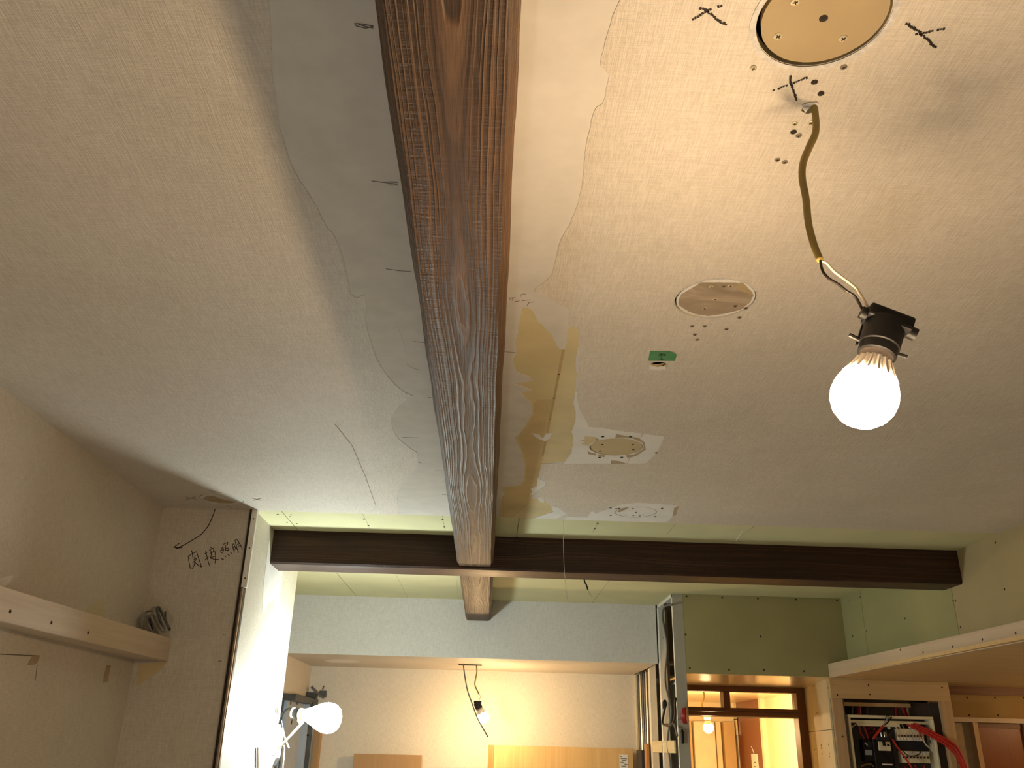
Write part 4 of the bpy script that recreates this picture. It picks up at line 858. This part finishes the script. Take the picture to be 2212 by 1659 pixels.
def row(xa, xb, ya, yb, n_, flip):
    for i in range(n_):
        x0 = xa+(xb-xa)*i/n_; x1 = xa+(xb-xa)*(i+1)/n_-.6; sl = (i/n_)*1.2
        br = epbox('breaker', 'creamp', x0, ya+sl, x1, yb+sl, YC+.028, .04, eb, .001)
        ym = ya+(yb-ya)*(.58 if not flip else .52)+sl
        epbox('toggle', 'redd' if (i == 0 and not flip) else 'steeld', x0+1.6, ym-2.2, x1-1.6, ym+2.2, YC+.025, .004, br, 0)
        epbox('breaker_lip', 'label', x0+.4, (yb-7 if not flip else ya+1)+sl, x1-.4, (yb-1 if not flip else ya+6)+sl, YC+.022, .008, br, .0005)
row(1939, 1993, 1574, 1600, 8, False)
row(1949, 2009, 1622, 1648, 8, True)
epbox('terminal_bar', 'creamp', 1918, 1560, 1923, 1575, YC+.04, .01, eb)
def wire(nm, pts, r, m, par, ys_=YC+.02): return MB().tube(smooth_pts([onY(x, y, (ys_ if isinstance(ys_, float) else ys_[i])) for i, (x, y) in enumerate(pts)], 6), r, 8).build(nm, m, par, smooth=True)
for i, (pts, r, m, yy) in enumerate([
    ([(1960,1560),(1975,1567),(2000,1580)], .006, 'red', YC+.04), ([(1886,1596),(1895,1584),(1908,1568)], .0055, 'red', YC-.005), ([(1928,1597),(1937,1612),(1948,1627),(1960,1643),(1972,1664)], .0042, 'red', YC-.002),
    ([(1908,1568),(1914,1556),(1922,1548)], .003, 'greyl', YC-.004), ([(1909,1567),(1918,1560),(1926,1549)], .003, 'blackw', YC-.003), ([(1913,1558),(1914,1548),(1921,1545),(1926,1535)], .002, 'blackw', YC-.004),
    ([(1993,1592),(1998,1605),(2004,1612),(2012,1618)], .003, 'whitew', YC+.005), ([(1985,1580),(1990,1590),(1996,1600)], .0035, 'red', YC+.01), ([(1950,1622),(1962,1632),(1978,1632),(1988,1626),(1990,1615)], .002, 'blackw', YC+.005),
    ([(1868,1602),(1864,1590),(1858,1582),(1856,1565)], .004, 'redd', YC+.05), ([(1876,1598),(1870,1580),(1862,1560)], .005, 'redd', YC+.05), ([(1934,1563),(1936,1572),(1940,1576)], .003, 'whitew', YC+.04), ([(1940,1562),(1943,1570),(1946,1576)], .003, 'whitew', YC+.04), ([(1946,1560),(1950,1568),(1954,1576)], .003, 'greyl', YC+.04),
    ([(1868,1604),(1874,1610)], .003, 'greyl', YC+.02), ([(1882,1572),(1890,1580),(1905,1582),(1928,1578)], .0035, 'blackw', YC+.05), ([(1874,1576),(1880,1570),(1888,1572),(1886,1582),(1876,1584)], .0045, 'redd', YC+.06),
    ([(1860,1655),(1880,1650),(1892,1662)], .004, 'olive', YC+.05), ([(1955,1655),(1960,1668)], .005, 'redd', YC+.05), ([(1975,1652),(1985,1668)], .005, 'redd', YC+.05), ([(1995,1652),(2000,1668)], .005, 'redd', YC+.05), ([(2010,1600),(2022,1625),(2030,1662)], .007, 'insul', YC+.04)]):
    wire('wire', pts, r, m, eb, yy)
# supply cables dropping behind the box
for pts, r, m in (([(1855,1515),(1855,1550)], .012, 'redd'), ([(1935,1518),(1936,1550)], .009, 'redd'), ([(1946,1518),(1952,1535),(1958,1550)], .010, 'redd'), ([(1960,1520),(1962,1550)], .009, 'pine_edge'), ([(1842,1520),(1840,1550)], .004, 'grey'), ([(1872,1520),(1870,1550)], .010, 'insul')):
    wire('supply_cable', pts, r, m, eb, YC+.11)
# red cable bundle that leaves the box over the right board
rb = eb
for dx, dy, r in ((0, 0, .0062), (5, -4, .0058), (-4, 5, .0055), (2, 6, .005)):
    pts = [(1962+dx,1562+dy*.5), (1990+dx,1575+dy*.6), (2020+dx,1590+dy*.7), (2042+dx*.6,1602+dy), (2060+dx,1616+dy), (2071+dx,1632+dy*.5), (2078+dx*1.2,1650), (2083+dx*1.4,1672)]
    wire('red_cable', pts, r, 'red', rb, [YC+.04, YC+.015, YC-.01, YC-.025, YC-.03, YC-.03, YC-.03, YC-.03])
wire('thin_cable', [(2045,1612),(2060,1622),(2067,1640),(2069,1665)], .003, 'olive', rb, [YC-.018]*4)
# ---- wall on the far right below the low ceiling
wq = box('wall_right_back', 'board_y', (2.07, 3.4, 4.20, 4.23, 1.922, 2.022)); struct(wq, 'tan boards above the far right door')
box('trim_2', 'frame', (2.07, 3.4, 4.215, 4.235, 2.022, ZH)); struct(bpy.data.objects['trim_2'], 'dark brown strip under the low ceiling')
for px, py in ((2089,1507),(2149,1507),(2211,1507),(2094,1545),(2156,1545)): screw(onY(px, py, 4.20), (0, -1, 0), 'd', wq, 1.1)
box('trim_3', 'fascia', (2.07, 3.4, 4.185, 4.23, 1.902, 1.922)); struct(bpy.data.objects['trim_3'], 'pale wooden door head on the far right')
box('wall_dark_right', 'tan', (2.07, 2.262, 4.225, 4.24, 0, 1.902)); struct(bpy.data.objects['wall_dark_right'], 'tan wall panel beside the switchboard column')
dr = thing('door_3', (2.4, 4.2, 0), 'orange brown door between pale jambs on the far right', None); dr['kind'] = 'structure'
MB().box(2.262, 2.284, 4.19, 4.23, 0, 1.902).build('jamb', 'plywood_z', dr)
MB().box(2.505, 2.53, 4.19, 4.23, 0, 1.902).build('jamb', 'plywood_z', dr)
MB().box(2.284, 2.505, 4.215, 4.235, 0, 1.88).build('leaf', 'dooror', dr)
MB().box(2.284, 2.505, 4.21, 4.235, 1.88, 1.902).build('head', 'frame', dr)
box('wall_corner_right', 'board_y', (2.53, 3.4, 4.2, 4.23, 0, 1.902)); struct(bpy.data.objects['wall_corner_right'], 'boarded wall right of the orange brown door')
